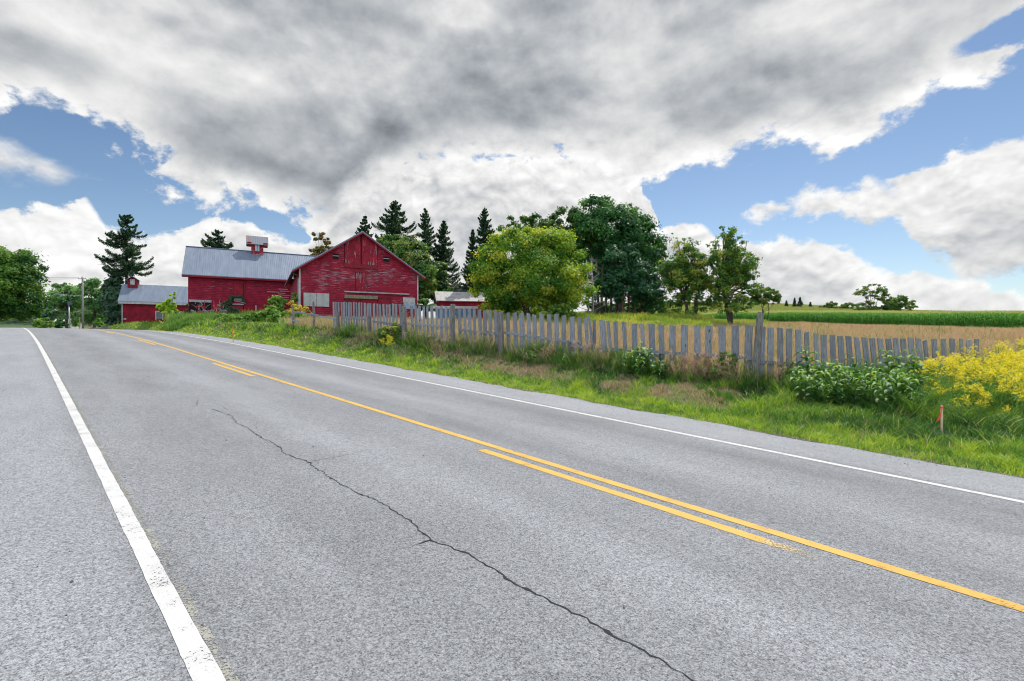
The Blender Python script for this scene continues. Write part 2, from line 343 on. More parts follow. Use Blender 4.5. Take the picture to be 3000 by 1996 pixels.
LF = {
 'maple': leaf('maple_leaf', [(0, (.012, .065, .012)), (.5, (.04, .135, .018)), (1, (.16, .30, .03))], .45),
 'dark': leaf('dark_leaf', [(0, (.008, .060, .020)), (.5, (.028, .135, .030)), (1, (.10, .26, .045))], .42),
 'darker': leaf('ash_leaf', [(0, (.018, .075, .018)), (.5, (.05, .14, .028)), (1, (.13, .24, .04))], .42),
 'yellow': leaf('yellow_green_leaf', [(0, (.025, .12, .018)), (.4, (.10, .25, .022)), (.75, (.32, .44, .04)), (1, (.55, .50, .08))], .5, 1.5),
 'mid': leaf('mid_leaf', [(0, (.03, .10, .022)), (.5, (.085, .20, .04)), (.8, (.17, .28, .05)), (1, (.28, .18, .07))], .42),
 'brownish': leaf('brownish_leaf', [(0, (.10, .12, .03)), (.5, (.22, .19, .06)), (1, (.38, .22, .09))]),
 'apple': leaf('apple_leaf', [(0, (.02, .10, .022)), (.5, (.08, .21, .035)), (.85, (.28, .38, .05)), (1, (.46, .38, .11))], .45),
 'spruce': leaf('spruce_needle', [(0, (.016, .048, .024)), (.5, (.032, .088, .045)), (1, (.07, .15, .07))], .2),
 'pine': leaf('pine_needle', [(0, (.009, .060, .024)), (.5, (.022, .105, .038)), (1, (.065, .18, .058))], .25),
 'locust': leaf('locust_leaf', [(0, (.05, .15, .05)), (.5, (.12, .28, .10)), (1, (.27, .43, .17))], .45),
 'lime': leaf('lime_leaf', [(0, (.14, .30, .02)), (.5, (.28, .48, .03)), (1, (.50, .65, .05))], .45),
 'bush': leaf('bush_leaf', [(0, (.06, .17, .03)), (.5, (.16, .32, .05)), (1, (.34, .48, .09))], .4),
 'orange': leaf('orange_leaf', [(0, (.26, .32, .04)), (.5, (.55, .48, .07)), (1, (.66, .28, .09))], .4),
 'thuja': leaf('thuja_leaf', [(0, (.02, .08, .045)), (1, (.05, .15, .07))], .12),
 'ivy': leaf('ivy_leaf', [(0, (.02, .05, .02)), (.7, (.05, .11, .04)), (1, (.14, .12, .07))], .2),
 'grass': leaf('grass_blade', [(0, (.010, .05, .016)), (.25, (.05, .16, .028)), (.5, (.20, .37, .035)), (.75, (.46, .58, .06)), (.80, (.50, .47, .22)), (.83, (.17, .125, .10)), (1, (.50, .37, .29))], .40, 1.1),
 'dry': leaf('dry_blade', [(0, (.10, .15, .04)), (.2, (.30, .25, .13)), (.55, (.50, .40, .27)), (.8, (.62, .48, .36)), (1, (.46, .25, .20))], .35, 1.0),
 'meadow': leaf('meadow_leaf', [(0, (.04, .13, .03)), (.5, (.17, .29, .05)), (.8, (.36, .42, .08)), (1, (.62, .55, .07))], .4),
 'gold': leaf('goldenrod_flower', [(0, (.66, .58, .008)), (1, (.92, .84, .02))], .35, 1.0),
 'milk': leaf('milkweed_leaf', [(0, (.015, .07, .018)), (.55, (.06, .18, .03)), (1, (.28, .44, .08))], .38),
 'corn': leaf('corn_leaf', [(0, (.03, .16, .022)), (.6, (.09, .31, .045)), (.9, (.22, .46, .07)), (1, (.50, .50, .20))], .38),
 'tassel': leaf('corn_tassel', [(0, (.14, .26, .05)), (.6, (.27, .36, .10)), (1, (.42, .40, .17))], .35, 1.0),
 'weed': leaf('weed_leaf', [(0, (.035, .12, .03)), (.5, (.11, .25, .045)), (.74, (.22, .34, .08)), (.82, (.34, .26, .17)), (1, (.56, .45, .38))], .38),
}
m, t = newmat('bark'); p = gpos(t); n = t.noise(t.v('MULTIPLY', p, (1, 1, .25)), 9, 5, .6)
BARK = fin(m, t, t.ramp(n, [(.3, (.045, .034, .026)), (.7, (.13, .105, .085))]), .9, n, .6, .05)
BARKG = plain('grey_dead_wood', (.30, .29, .28), .9, .3, 8)
BARKR = plain('pine_bark', (.16, .09, .07), .9, .4, 8)
# weathered fence wood (grain runs upright)
m, t = newmat('weathered_wood'); p = gpos(t); oi = t.n.new('ShaderNodeObjectInfo')
g = t.noise(t.v('MULTIPLY', t.v('ADD', p, t.comb(t.m('MULTIPLY', oi.outputs['Random'], 40.), 0., 0.)), (1, 1, .07)), 55, 5, .65, .4)
k = t.noise(p, 5, 3, .5); kn = t.ss(t.vor(t.v('MULTIPLY', p, (1, 1, .5)), 4.5), .05, .12)
c = t.ramp(g, [(.25, (.085, .09, .10)), (.5, (.22, .235, .26)), (.75, (.36, .38, .42))])
c = t.mix(t.ss(k, .5, .75, 0, .6), c, (.18, .175, .18)); c = t.mix(kn, (.07, .06, .055), c)
c = t.v('SCALE', c, sc=t.lin(oi.outputs['Random'], 0, 1, .8, 1.15))
WOOD = fin(m, t, c, .85, g, .5, .006)
m, t = newmat('weathered_post'); p = gpos(t); g = t.noise(t.v('MULTIPLY', p, (1, 1, .1)), 40, 5, .65, .6)
POST = fin(m, t, t.ramp(g, [(.3, (.06, .055, .05)), (.5, (.17, .16, .15)), (.75, (.33, .32, .31))]), .9, g, .8, .01)
def redwood(name, vertical=False, peel=.5, base=(.36, .012, .022), board=.13, rows=None):
    m, t = newmat(name); p = opos(t); x, y, z = t.sep(p)
    sc = (3.2, 3.2, .35) if vertical else (.42, .42, 7.)
    ps = t.v('MULTIPLY', p, sc)
    n1 = t.noise(ps, 2.6, 7, .68, .3); n2 = t.noise(p, .33, 4, .55)
    n3 = t.noise(ps, 9., 4, .6)
    th = t.lin(n2, .38, .62, .74-.16*peel, .60-.16*peel)
    pe = t.ss(n1, th, t.m('ADD', th, .035))
    grey = t.ramp(n3, [(.3, (.16, .12, .14)), (.7, (.44, .40, .44))])
    dirt = t.noise(p, 1.4, 5, .6)
    red = t.mix(t.ss(dirt, .35, .7), tuple(k*.62 for k in base), tuple(k*1.15 for k in base))
    red = t.mix(t.ss(n3, .45, .75, 0, .45), red, (base[0]*.5, base[1]*.8, base[2]*1.2))
    c = t.mix(t.m('MULTIPLY', pe, .8), red, grey)
    if vertical: h = t.m('FRACT', t.m('DIVIDE', t.m('ADD', x, t.m('MULTIPLY', y, .0)), board))
    else: h = t.m('FRACT', t.m('DIVIDE', z, board))
    line = t.ss(h, .0, .10); bumph = t.m('ADD', t.m('MULTIPLY', h, -1. if not vertical else .0), t.m('MULTIPLY', line, .6))
    c = t.mix(t.m('MULTIPLY', t.m('SUBTRACT', 1., line), .55), c, (.03, .006, .008))
    return fin(m, t, c, .75, bumph, .7, .03)
RED = redwood('red_clapboard', peel=.5, base=(.33, .009, .034), board=.17)
RED2 = redwood('red_clapboard_dark', peel=.05, base=(.31, .007, .032), board=.19)
RED3 = redwood('red_clapboard_plain', peel=-.5, base=(.30, .008, .028), board=.14)
REDV = redwood('red_vertical_boards', vertical=True, peel=.6, base=(.33, .012, .032), board=.15)
REDV2 = redwood('red_vertical_boards_plain', vertical=True, peel=-.3, base=(.30, .010, .028), board=.15)
REDT = plain('red_trim', (.22, .011, .022), .7, .3, 5)
GREYB = plain('bare_grey_boards', (.36, .34, .36), .85, .35, 7)
WHITEP = plain('white_board', (.42, .42, .40), .7, .18, 3)
WHITET = plain('white_trim', (.48, .46, .46), .7, .25, 4)
m, t = newmat('tin_roof'); p = opos(t); n = t.noise(t.v('MULTIPLY', p, (2, .3, .3)), 1.4, 4, .6); n2 = t.noise(p, 6, 4, .6)
c = t.mix(t.lin(n, .3, .7), (.15, .19, .26), (.22, .26, .33)); TIN = fin(m, t, c, t.lin(n2, .3, .7, .42, .6), metal=.2, spec=.4)
m, t = newmat('rusty_tin'); p = opos(t); n = t.noise(p, 2.2, 5, .6)
RTIN = fin(m, t, t.mix(t.ss(n, .56, .66), (.22, .24, .28), (.34, .16, .08)), .5, metal=.2)
m, t = newmat('old_grey_roof'); p = opos(t); n = t.noise(t.v('MULTIPLY', p, (3, .6, .6)), 1.3, 6, .65)
OLDR = fin(m, t, t.ramp(n, [(.35, (.20, .20, .20)), (.55, (.38, .37, .36)), (.7, (.26, .20, .17))]), .7)
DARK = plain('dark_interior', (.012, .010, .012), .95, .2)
GLASS = plain('window_glass', (.30, .33, .33), .12, .35, 2, spec=.8)
DGLASS = plain('dark_window_glass', (.03, .035, .045), .1, .3, 2, spec=.8)
BLACK = plain('black_rubber', (.02, .02, .022), .8)
GALV = plain('galvanised_steel', (.42, .44, .46), .45, .15, 4, metal=.5)
POLEW = plain('pole_wood', (.26, .24, .23), .9, .3, 10)
# ------------------------------------------------------------------ ground sheet
m, t = newmat('earth_and_turf'); p = gpos(t); x, y, z = t.sep(p)
lat = t.m('ADD', t.m('MULTIPLY', x, CS), t.m('MULTIPLY', y, SN))
n = t.noise(p, 1.1, 6, .65); n2 = t.noise(p, 14, 5, .7); n3 = t.noise(p, .12, 3, .5)
turf = t.ramp(n2, [(.3, (.035, .075, .012)), (.5, (.085, .155, .025)), (.7, (.15, .22, .04))])
brown = t.ramp(n2, [(.3, (.09, .06, .045)), (.7, (.27, .19, .14))])
c = t.mix(t.ss(n, .5, .62), turf, brown)
c = t.mix(t.m('MULTIPLY', t.ss(lat, 9.35, 9.15), t.ss(lat, 5., 6.)), c, t.ramp(n2, [(.3, (.05, .04, .035)), (.7, (.20, .17, .15))]))
tan = t.ramp(n2, [(.3, (.16, .13, .06)), (.7, (.38, .30, .17))])
far = t.m('MULTIPLY', t.ss(lat, 13.5, 17.), t.m('SUBTRACT', 1., t.ss(lat, 105., 125.)))
yard = t.ss(x, -12., -6.)
c = t.mix(t.m('MULTIPLY', far, yard), c, tan)
ol = t.mix(n2, (.10, .14, .03), (.22, .24, .07))
c = t.mix(t.ss(y, 115., 150.), c, ol)
c = t.mix(t.ss(y, 280., 330.), c, (.035, .075, .035))
EARTH = fin(m, t, c, .95, n2, .8, .05)
sv = np.concatenate([np.linspace(-400, -60, 18)[:-1], np.arange(-60, -14, 2.), np.arange(-14, 60, .45), np.arange(60, 130, 1.6), np.linspace(130, 420, 40), np.linspace(450, 1150, 12)])
lv = np.concatenate([np.linspace(-700, -60, 24)[:-1], np.arange(-60, -4, 2.5), np.arange(-4, -2.2, .4), [-2.2, -2.19, 2, 6, 8.94, 8.96], np.arange(9.05, 16, .22), np.arange(16, 40, .8), np.arange(40, 160, 3.), np.linspace(162, 420, 40), np.linspace(450, 1200, 12)])
LS, LL = np.meshgrid(sv, lv, indexing='ij'); LLc = LL+cen(LS)
Z = terrain_sl(LS, LLc); GX, GY = xy(LS, LLc)
ns, nl = LS.shape; idx = np.arange(ns*nl).reshape(ns, nl)
q = np.stack([idx[:-1, :-1], idx[:-1, 1:], idx[1:, 1:], idx[1:, :-1]], -1).reshape(-1, 4)
g_ = obj('ground', mk('ground', np.stack([GX, GY, Z], -1).reshape(-1, 3), q[:, ::-1], EARTH, smooth=True)); g_['kind'] = 'structure'
# ------------------------------------------------------------------ road
m, t = newmat('asphalt'); p = gpos(t); x, y, z = t.sep(p)
lat = t.m('ADD', t.m('MULTIPLY', x, CS), t.m('MULTIPLY', y, SN)); al = t.m('SUBTRACT', t.m('MULTIPLY', y, CS), t.m('MULTIPLY', x, SN))
pl = t.comb(lat, t.m('MULTIPLY', al, .25), 0.)
n1 = t.noise(p, .55, 5, .55); n2 = t.noise(p, 120, 3, .7); vr = t.vor(p, 150, 'F1', 1); vr2 = t.vor(p, 75, 'F1', 1)
vx = t.sep(vr)[0]; vx2 = t.sep(vr2)[0]; st = t.noise(pl, 1.7, 5, .6)
# wheel paths slightly polished
def band(c0, wd): return t.m('SUBTRACT', 1., t.ss(t.m('ABSOLUTE', t.m('SUBTRACT', t.m('ADD', lat, t.m('MULTIPLY', t.m('SUBTRACT', n1, .5), .5)), c0)), 0., wd))
tr = t.m('ADD', .5, t.m('SUBTRACT', t.m('ADD', band(3.0, .6), band(5.7, .5)), t.m('ADD', t.m('ADD', band(6.85, .55), band(4.85, .35)), t.m('MULTIPLY', band(1.9, .6), .6))))
shoulder = t.m('ADD', t.m('SUBTRACT', 1., t.ss(lat, .35, .62)), t.ss(lat, 7.55, 7.8))
base = t.m('ADD', .202, t.m('MULTIPLY', t.m('SUBTRACT', tr, .45), .030))
base = t.m('ADD', base, t.m('MULTIPLY', shoulder, .042))
base = t.m('ADD', base, t.m('MULTIPLY', t.m('SUBTRACT', st, .5), .11))
base = t.m('ADD', base, t.m('MULTIPLY', t.m('SUBTRACT', n1, .5), .05))
gr = t.m('ADD', t.m('MULTIPLY', t.m('SUBTRACT', n2, .5), 1.4), t.m('ADD', t.m('MULTIPLY', t.m('SUBTRACT', vx, .5), .8), t.m('MULTIPLY', t.m('SUBTRACT', vx2, .5), .55)))
base = t.m('MULTIPLY', base, t.m('ADD', 1., gr)); base = t.m('MAXIMUM', base, .018)
c = t.v('SCALE', (.96, 1.0, 1.075), sc=base)
c = t.mix(t.ss(t.noise(p, 23, 3, .6), .68, .75, 0, .35), c, (.30, .25, .18))
ASPH = fin(m, t, c, .88, n2, .5, .008, .25)
rs = np.concatenate([np.arange(-60, -8, 2.), np.arange(-8, 100, .5), np.arange(100, 330, 4.)])
def strip(a, b, s0=-60, s1=330, dz=0., nlat=2, jag=0., sarr=None):
    ss_ = rs[(rs > s0) & (rs < s1)]; ss_ = np.concatenate([[s0], ss_, [s1]]) if sarr is None else sarr
    ls = np.linspace(a, b, nlat); A, B = np.meshgrid(ss_, ls, indexing='ij')
    B = B.copy()
    if jag: B[:, -1] += (fb(A[:, -1]*1.3, A[:, -1]*0+3, 4)-.5)*jag+(vn(A[:, -1]*6, A[:, -1]*0, 8)-.5)*jag*.4
    X, Y = xy(A, B+cen(A)); Zz = road_h(A, B)+dz
    i = np.arange(A.size).reshape(A.shape); qq = np.stack([i[:-1, :-1], i[:-1, 1:], i[1:, 1:], i[1:, :-1]], -1).reshape(-1, 4)
    return np.stack([X, Y, Zz], -1).reshape(-1, 3), qq[:, ::-1]
V, q = strip(-1.9, 9.0, nlat=24, jag=.35, sarr=np.unique(np.round(np.concatenate([rs, np.arange(-8, 20, .25)]), 3)))
road = obj('road', mk('road', V, q, ASPH, smooth=True)); road['kind'] = 'structure'
def paint(name, col, wear, edge=(0, 1), fade=None):
    m, t = newmat(name); p = gpos(t); n = t.noise(p, 60, 4, .7); n0 = t.noise(p, 5, 4, .6)
    f = t.ss(t.m('ADD', n, t.m('MULTIPLY', n0, .5)), wear, wear+.05)
    if fade:
        x, y, z = t.sep(p); al = t.m('SUBTRACT', t.m('MULTIPLY', y, CS), t.m('MULTIPLY', x, SN))
        f = t.m('MAXIMUM', f, t.ss(t.m('ADD', n, t.lin(al, fade[0], fade[1], .05, .42)), .58, .72))
    c = t.mix(t.lin(n0, .3, .7), col, tuple(k*.84 for k in col)); c = t.mix(t.ss(t.noise(p, 150, 2, .6), .55, .7, 0, .3), c, (.16, .16, .165))
    m = fin(m, t, c, .7, n, .3, .004); b = [q for q in m.node_tree.nodes if q.type == 'BSDF_PRINCIPLED'][0]; t.put(b.inputs['Alpha'], t.m('SUBTRACT', 1., f)); return m
WL = paint('white_road_paint', (.54, .54, .54), .87)
YL = paint('yellow_road_paint', (.57, .345, .07), .89)
WL2 = paint('worn_white_paint', (.30, .295, .26), .70)
YL2 = paint('fading_yellow_paint', (.58, .42, .18), .84, fade=(1.45, .75))
def jstrip(a, b, s0, s1, dz, seed):
    ss_ = np.concatenate([np.arange(s0, min(s1, 16), .06), np.arange(max(16, s0), s1, .5), [s1]])
    ss_ = np.unique(np.round(ss_, 3)); A, B = np.meshgrid(ss_, np.array([a, b], float), indexing='ij'); B = B.copy()
    B += (vn(A*3, B*50, seed)-.5)*.006+(vn(A*14, B*50, seed+3)-.5)*.006
    X, Y = xy(A, B+cen(A)); i = np.arange(A.size).reshape(A.shape)
    return np.stack([X, Y, road_h(A, B)+dz], -1).reshape(-1, 3), np.stack([i[:-1, 0], i[1:, 0], i[1:, 1], i[:-1, 1]], -1)[:, ::-1]
def line(name, a, b, s0, s1, mat, dz=.0028, seed=1):
    V, q = jstrip(a, b, s0, s1, dz, seed); return obj(name, mk(name, V, q[:, ::-1], mat), road)
line('edge_line', .55, .655, -40, 200, WL)
line('edge_line', .657, .70, -40, 60, WL2, .0024, 4)
line('edge_line', 7.44, 7.55, -40, 200, WL, seed=7)
line('centre_line', 4.34, 4.455, -40, 200, YL, seed=9)
for s0, s1 in ((1.4, 4.75), (13.3, 16.9), (25.7, 29.6), (38, 41.3), (50, 53.5), (-11, -7.5)):
    line('lane_dash', 4.10, 4.215, s0, s1, YL, seed=int(s0)+20)
line('lane_dash', 4.10, 4.215, .5, 1.40, YL2, .0028)
def hit_road(x, y):
    d = np.array([(x-1500)/F, 1, (998-y)/F]); lo = .5
    for k in range(4000):
        P_ = d*lo; s, l = sl(P_[0], P_[1])
        if CAMZ+P_[2] <= float(road_h(s, l)): break
        lo += .01
    return P_[0], P_[1]
m, t = newmat('crack_tar'); CRK = fin(m, t, (.025, .025, .028), .95)
def crack(pts, w0, w1, seed):
    P_ = [hit_road(*q) for q in pts]; out = []
    rng = np.random.RandomState(seed)
    for i in range(len(P_)-1):
        a, b = np.array(P_[i]), np.array(P_[i+1]); n = max(2, int(np.linalg.norm(b-a)/.035))
        for k in range(n): out.append(a+(b-a)*k/n)
    out.append(np.array(P_[-1])); out = np.array(out); N = len(out)
    jx = np.cumsum(rng.randn(N))*.004; jx -= np.linspace(jx[0], jx[-1], N)
    d = np.gradient(out, axis=0); nn = np.stack([-d[:, 1], d[:, 0]], -1); nn /= np.linalg.norm(nn, axis=1)[:, None]+1e-9
    out = out+nn*(jx[:, None]*.9+rng.randn(N)[:, None]*.008)
    wd = np.linspace(w0, w1, N)*(.35+rng.rand(N)*.75+1.3*(rng.rand(N) > .93))
    A = out+nn*wd[:, None]/2; B = out-nn*wd[:, None]/2
    XY = np.stack([A, B], 1).reshape(-1, 2); s, l = sl(XY[:, 0], XY[:, 1]); z = road_h(s, l-cen(s))+.003
    i = np.arange(N-1)*2
    me = mk('crack', np.column_stack([XY, z]), np.stack([i, i+1, i+3, i+2], -1), CRK); obj('crack', me, road)
def z3(L): return [(a/1.4847, 940+b/1.4847) for a, b in L]
def z4(L): return [(1500+a/1.5713, 1200+b/1.5713) for a, b in L]
crack(z3([(925, 385), (1010, 415), (1035, 445), (1095, 465), (1120, 490), (1200, 535), (1260, 580), (1350, 612), (1400, 650), (1480, 700), (1560, 745), (1640, 775), (1720, 820), (1800, 870), (1840, 910), (1880, 955), (1960, 975), (2040, 1015), (2120, 1050)])+z4([(-8, 770), (60, 810), (180, 865), (260, 915), (350, 962), (450, 1022), (540, 1080), (640, 1135), (740, 1190), (830, 1251), (960, 1330)]), .010, .013, 3)
crack(z3([(1350, 612), (1430, 600), (1500, 585), (1610, 562)]), .011, .005, 4)
crack(z3([(1880, 955), (1820, 975), (1740, 1000)]), .009, .004, 5)
crack(z3([(862, 345), (858, 372), (835, 377)]), .010, .006, 6)
# ------------------------------------------------------------------ leaves and plants
def rnd_unit(rng, n):
    v = rng.randn(n, 3); return v/(np.linalg.norm(v, axis=1)[:, None]+1e-9)
def leafmesh(name, C, N, size, val, mat, rng, aspect=.62, axis=None):
    n = len(C); N = N/(np.linalg.norm(N, axis=1)[:, None]+1e-9)
    if axis is None: axis = rnd_unit(rng, n)
    U = np.cross(N, axis); U /= np.linalg.norm(U, axis=1)[:, None]+1e-9; T = np.cross(U, N)
    sz = np.broadcast_to(size, n)[:, None]
    V = np.stack([C-T*sz*.5, C+U*sz*aspect*.5+N*sz*.08, C+T*sz*.5, C-U*sz*aspect*.5+N*sz*.08], 1).reshape(-1, 3)
    return mk(name, V, np.arange(4*n).reshape(-1, 4), mat, {'v': np.repeat(val, 4)})
def crown_points(lobes, n, rng, rc=.30, shell=.62, flat=.65, K=None):
    L = np.array(lobes, float); wgt = (L[:, 3]*L[:, 5])+1e-6; wgt /= wgt.sum()
    K = K or max(12, n//90)
    li = rng.choice(len(L), K, p=wgt); d = rnd_unit(rng, K); rr = shell+(1-shell)*rng.rand(K)**.6
    c = L[li, :3]+d*L[li, 3:6]*rr[:, None]
    rad = rc*L[li][:, 3:6].min(axis=1)*(.6+.8*rng.rand(K))
    cv = rng.rand(K)
    ci = rng.choice(K, n, p=rad**2/(rad**2).sum()); off = rng.randn(n, 3)*.5; off[:, 2] *= flat
    pts = c[ci]+off*rad[ci][:, None]
    od = off/(np.linalg.norm(off, axis=1)[:, None]+1e-6)
    nrm = od*.75+d[ci]*.25+np.array([0, 0, .35])+rng.randn(n, 3)*.38
    val = np.clip(cv[ci]*.72+rng.rand(n)*.45-.08, 0, 1)
    return pts, nrm, val, c
def limb(mb, a, b, r0, r1, rng, n=5, sag=.12, k=6):
    a = np.array(a, float); b = np.array(b, float); L = np.linalg.norm(b-a); P_ = []
    for i in range(n+1):
        f = i/n; P_.append(a+(b-a)*f+np.array([0, 0, 1])*L*sag*math.sin(math.pi*f)*-.4+rng.randn(3)*L*.02*(0 < i < n))
    mb.tube(P_, np.linspace(r0, r1, n+1), k)
def lobes_px(lst, Y, rng, ydep=1.0):
    out = []
    for q in lst:
        cx, cy, rx, ry = q[:4]; dy = q[4] if len(q) > 4 else rng.uniform(-.35, .35)*rx/F*Y
        out.append((px(cx, Y), Y+dy, pz(cy, Y), rx/F*Y, rx/F*Y*ydep, ry/F*Y))
    return out
def tree(name, label, cat, Y, xbase, lst, mat, n, ls, seed, group=None, tr=.25, rc=.3, shell=.62, bark=None, twigs=30, stems=1, K=None, aspect=.62, flat=.65, bend=.3, leafname='crown', ydep=1.0):
    rng = np.random.RandomState(seed); X0 = px(xbase, Y); z0 = gzf(X0, Y)
    T = thing(name, label, cat, (X0, Y, z0), group)
    L = lobes_px(lst, Y, rng, ydep); pts, nrm, val, cl = crown_points(L, n, rng, rc, shell, flat, K)
    ok = pts[:, 2] > z0+.05; pts, nrm, val = pts[ok], nrm[ok], val[ok]
    o0 = np.array([X0, Y, z0])
    obj(leafname, leafmesh(leafname, pts-o0, nrm, ls*(.6+.8*rng.rand(len(pts))), val, mat, rng, aspect), T)
    if tr > 0:
        mb = MB(); La = np.array(L); top = La[:, 2].max(); cx = (La[:, 0]*La[:, 3]).sum()/La[:, 3].sum()
        for sidx in range(stems):
            ang = rng.rand()*6.28; off = np.array([math.cos(ang), math.sin(ang)*.6, 0])*(0 if stems == 1 else tr*1.2)
            hub = np.array([X0+(cx-X0)*bend+off[0]*4*(stems > 1), Y+off[1]*3, z0+(top-z0)*(.42+.1*rng.rand())])
            limb(mb, o0+off-np.array([0, 0, .2]), hub, tr/(stems**.4), tr*.6/(stems**.4), rng, 6, 0, 8)
            limb(mb, hub, (hub[0]+(cx-hub[0])*.5+rng.randn()*.3, hub[1], top-(top-z0)*.12), tr*.55/(stems**.4), tr*.08, rng, 5, 0)
        low = hub-(hub-o0)*.35
        for q in L:
            st = low+(hub-low)*rng.rand(); limb(mb, st, q[:3], tr*.38, tr*.12, rng, 5, .25)
        for j in rng.choice(len(cl), min(twigs, len(cl)), replace=False):
            q = L[int(np.argmin(((La[:, :3]-cl[j])**2).sum(1)))]
            limb(mb, (np.array(q[:3])*.6+hub*.4), cl[j], tr*.16, tr*.03, rng, 3, .2, 5)
        mb.build('trunk', bark or BARK, T, True)
    return T
def spruce(name, label, Y, xc, ytop, ybase, wpx, seed, mat='spruce', n=9000, sparse=.0, prof=None, group=None, ls=.42, droop=.35, cat='tree', bare=.06, bark=None):
    rng = np.random.RandomState(seed); X0 = px(xc, Y); z0 = gzf(X0, Y); zt = pz(ytop, Y); zb = pz(ybase, Y)
    T = thing(name, label, cat, (X0, Y, z0), group); H = zt-z0; Rm = wpx/2/F*Y*1.28
    mb = MB(); mb.tube([(X0, Y, z0-.2), (X0+.02*H*rng.randn()*.1, Y, z0+H*.5), (X0, Y, zt)], [H*.016+.05, H*.010+.03, .02], 8)
    lev = []; z = max(zb, z0+.3)
    while z < zt-.15:
        f = (z-zb)/(zt-zb); lev.append(f); z += (.34+.3*rng.rand())*(.55+.7*(1-f))*H/15
    C = []; N = []; A = []; VV = []; SZ = []
    prof = prof or [(0, .75), (.15, 1), (.5, .62), (.8, .28), (1, .03)]
    pf = np.array(prof); wts = []; BR = []
    for f in lev:
        rad = np.interp(f, pf[:, 0], pf[:, 1])*Rm
        for b in range(rng.randint(5, 8)):
            if rng.rand() < sparse: continue
            a = rng.rand()*6.283; r = rad*(.72+.42*rng.rand()); BR.append((zb+(zt-zb)*f, a, r, f))
    tot = sum(q[2]+.25 for q in BR)
    for z, a, r, f in BR:
        k = max(8, int(n*2.2*(r+.25)/tot)); u = rng.rand(k)**.75
        dr_ = droop*(.35+1.2*rng.rand()); dz = (-dr_*np.sin(u*2.2)+(.12+.25*rng.rand())*u**3)*r+rng.randn(k)*.03*r + (.25*r*u*(f > .8))
        wdt = .24*r*(1-u*.8)*rng.uniform(-1, 1, k)
        ca, sa = math.cos(a), math.sin(a)
        c = np.stack([X0+ca*u*r-sa*wdt, Y+sa*u*r+ca*wdt, z+dz-np.abs(rng.randn(k))*.16*ls*1.5], -1)
        C.append(c); nn = rng.randn(k, 3)*.45+np.array([0, 0, .8]); N.append(nn)
        ax = np.stack([np.full(k, -sa), np.full(k, ca), rng.randn(k)*.4], -1)+rng.randn(k, 3)*.35; A.append(ax)
        VV.append(np.clip(rng.rand(k)*.6+u*.35+rng.rand()*.15, 0, 1))
        mb.tube([(X0, Y, z), (X0+ca*r*.5, Y+sa*r*.5, z-droop*.89*r*.9), (X0+ca*r*.92, Y+sa*r*.92, z-droop*.75*r)], [.012*r+.02, .008*r+.012, .006], 4, False)
    C = np.concatenate(C); N = np.concatenate(N); A = np.concatenate(A); VV = np.concatenate(VV)
    o0 = np.array([X0, Y, z0])
    obj('crown', leafmesh('crown', C-o0, N, ls*.62*(.55+.8*rng.rand(len(C))), VV, LF[mat], rng, .34, A), T)
    mb.build('trunk', bark or BARK, T, True)
    return T
# ------------------------------------------------------------------ barns
class Frame:
    """building frame: u along the front wall, v back, origin at the front left corner"""
    def __init__(s, x, Y, ang): s.o = np.array([px(x, Y), Y]); s.a = R(ang); s.e1 = np.array([math.cos(s.a), math.sin(s.a)]); s.e2 = np.array([-math.sin(s.a), math.cos(s.a)])
    def w(s, u, v, z): q = s.o+s.e1*u+s.e2*v; return (q[0], q[1], z)
    def uz(s, x, y, v=0.):
        t = (x-1500)/F; o = s.o+s.e2*v; u = (t*o[1]-o[0])/(s.e1[0]-t*s.e1[1]); Y = o[1]+u*s.e1[1]; return u, pz(y, Y)
class LB(MB):
    """mesh builder in a building's local axes (u, v, z)"""
    def build(s, name, mat, root, parent=None, smooth=False, label=None):
        return obj(name, mk(name, s.V, s.F, mat, smooth=smooth), parent or root, label)
def z3b(L): return [(820+a/5.0587, 650+b/5.0587) for a, b in L]
def z2b(L): return [(500+a/5.0575, 650+b/5.0575) for a, b in L]
def roof_slab(mb, u0, v0, z0, u1, v1, z1, ext, th=.07):
    """slab from edge (u0,v0,z0) to (u1,v1,z1), extruded by ext"""
    e = np.array(ext, float); a = np.array([u0, v0, z0]); b = np.array([u1, v1, z1]); up = np.array([0, 0, th])
    mb.hexa([a, b, b+e, a+e, a+up, b+up, b+e+up, a+e+up])
def ribs(mb, A, B, ext, step, h=.035, wd=.035):
    A = np.array(A, float); B = np.array(B, float); e = np.array(ext, float); L = np.linalg.norm(e); d = e/L; n = int(L/step)
    for k in range(n+1):
        o = d*min(k*step+.02, L-.05); w_ = d*wd; up = np.array([0, 0, h])
        mb.hexa([A+o, B+o, B+o+w_, A+o+w_, A+o+up, B+o+up, B+o+w_+up, A+o+w_+up])
def broot(name, label, cat, fr, zb, group=None):
    x, y, z = fr.w(0, 0, zb); T = thing(name, label, cat, (x, y, 0), group, fr.a); return T
def panel(fr, poly, th, mat, root, name, v=0., parent=None, label=None):
    """flat panel on the front wall given by photo-plane corners, th thick, proud of the wall"""
    uzs = [fr.uz(x, y, v) for x, y in poly]
    if 'door' in name:
        c = np.mean(uzs, axis=0); g = [(u+math.copysign(.055, u-c[0]), z+math.copysign(.05, z-c[1])) for u, z in uzs]; mb = LB(); mb.prism([(u, v-.003, z) for u, z in g], (0, -.010, 0)); mb.build('door_gap', GAPM, root)
    mb = LB(); mb.prism([(u, v-.003, z) for u, z in uzs], (0, -th, 0)); return mb.build(name, mat, root, parent, label=label), uzs
def rect(fr, x0, y0, x1, y1, v=0.):
    u0, z0 = fr.uz(x0, y1, v); u1, z1 = fr.uz(x1, y0, v); return u0, u1, z0, z1
GAPM = plain('dark_gap', (.05, .008, .012), .9)
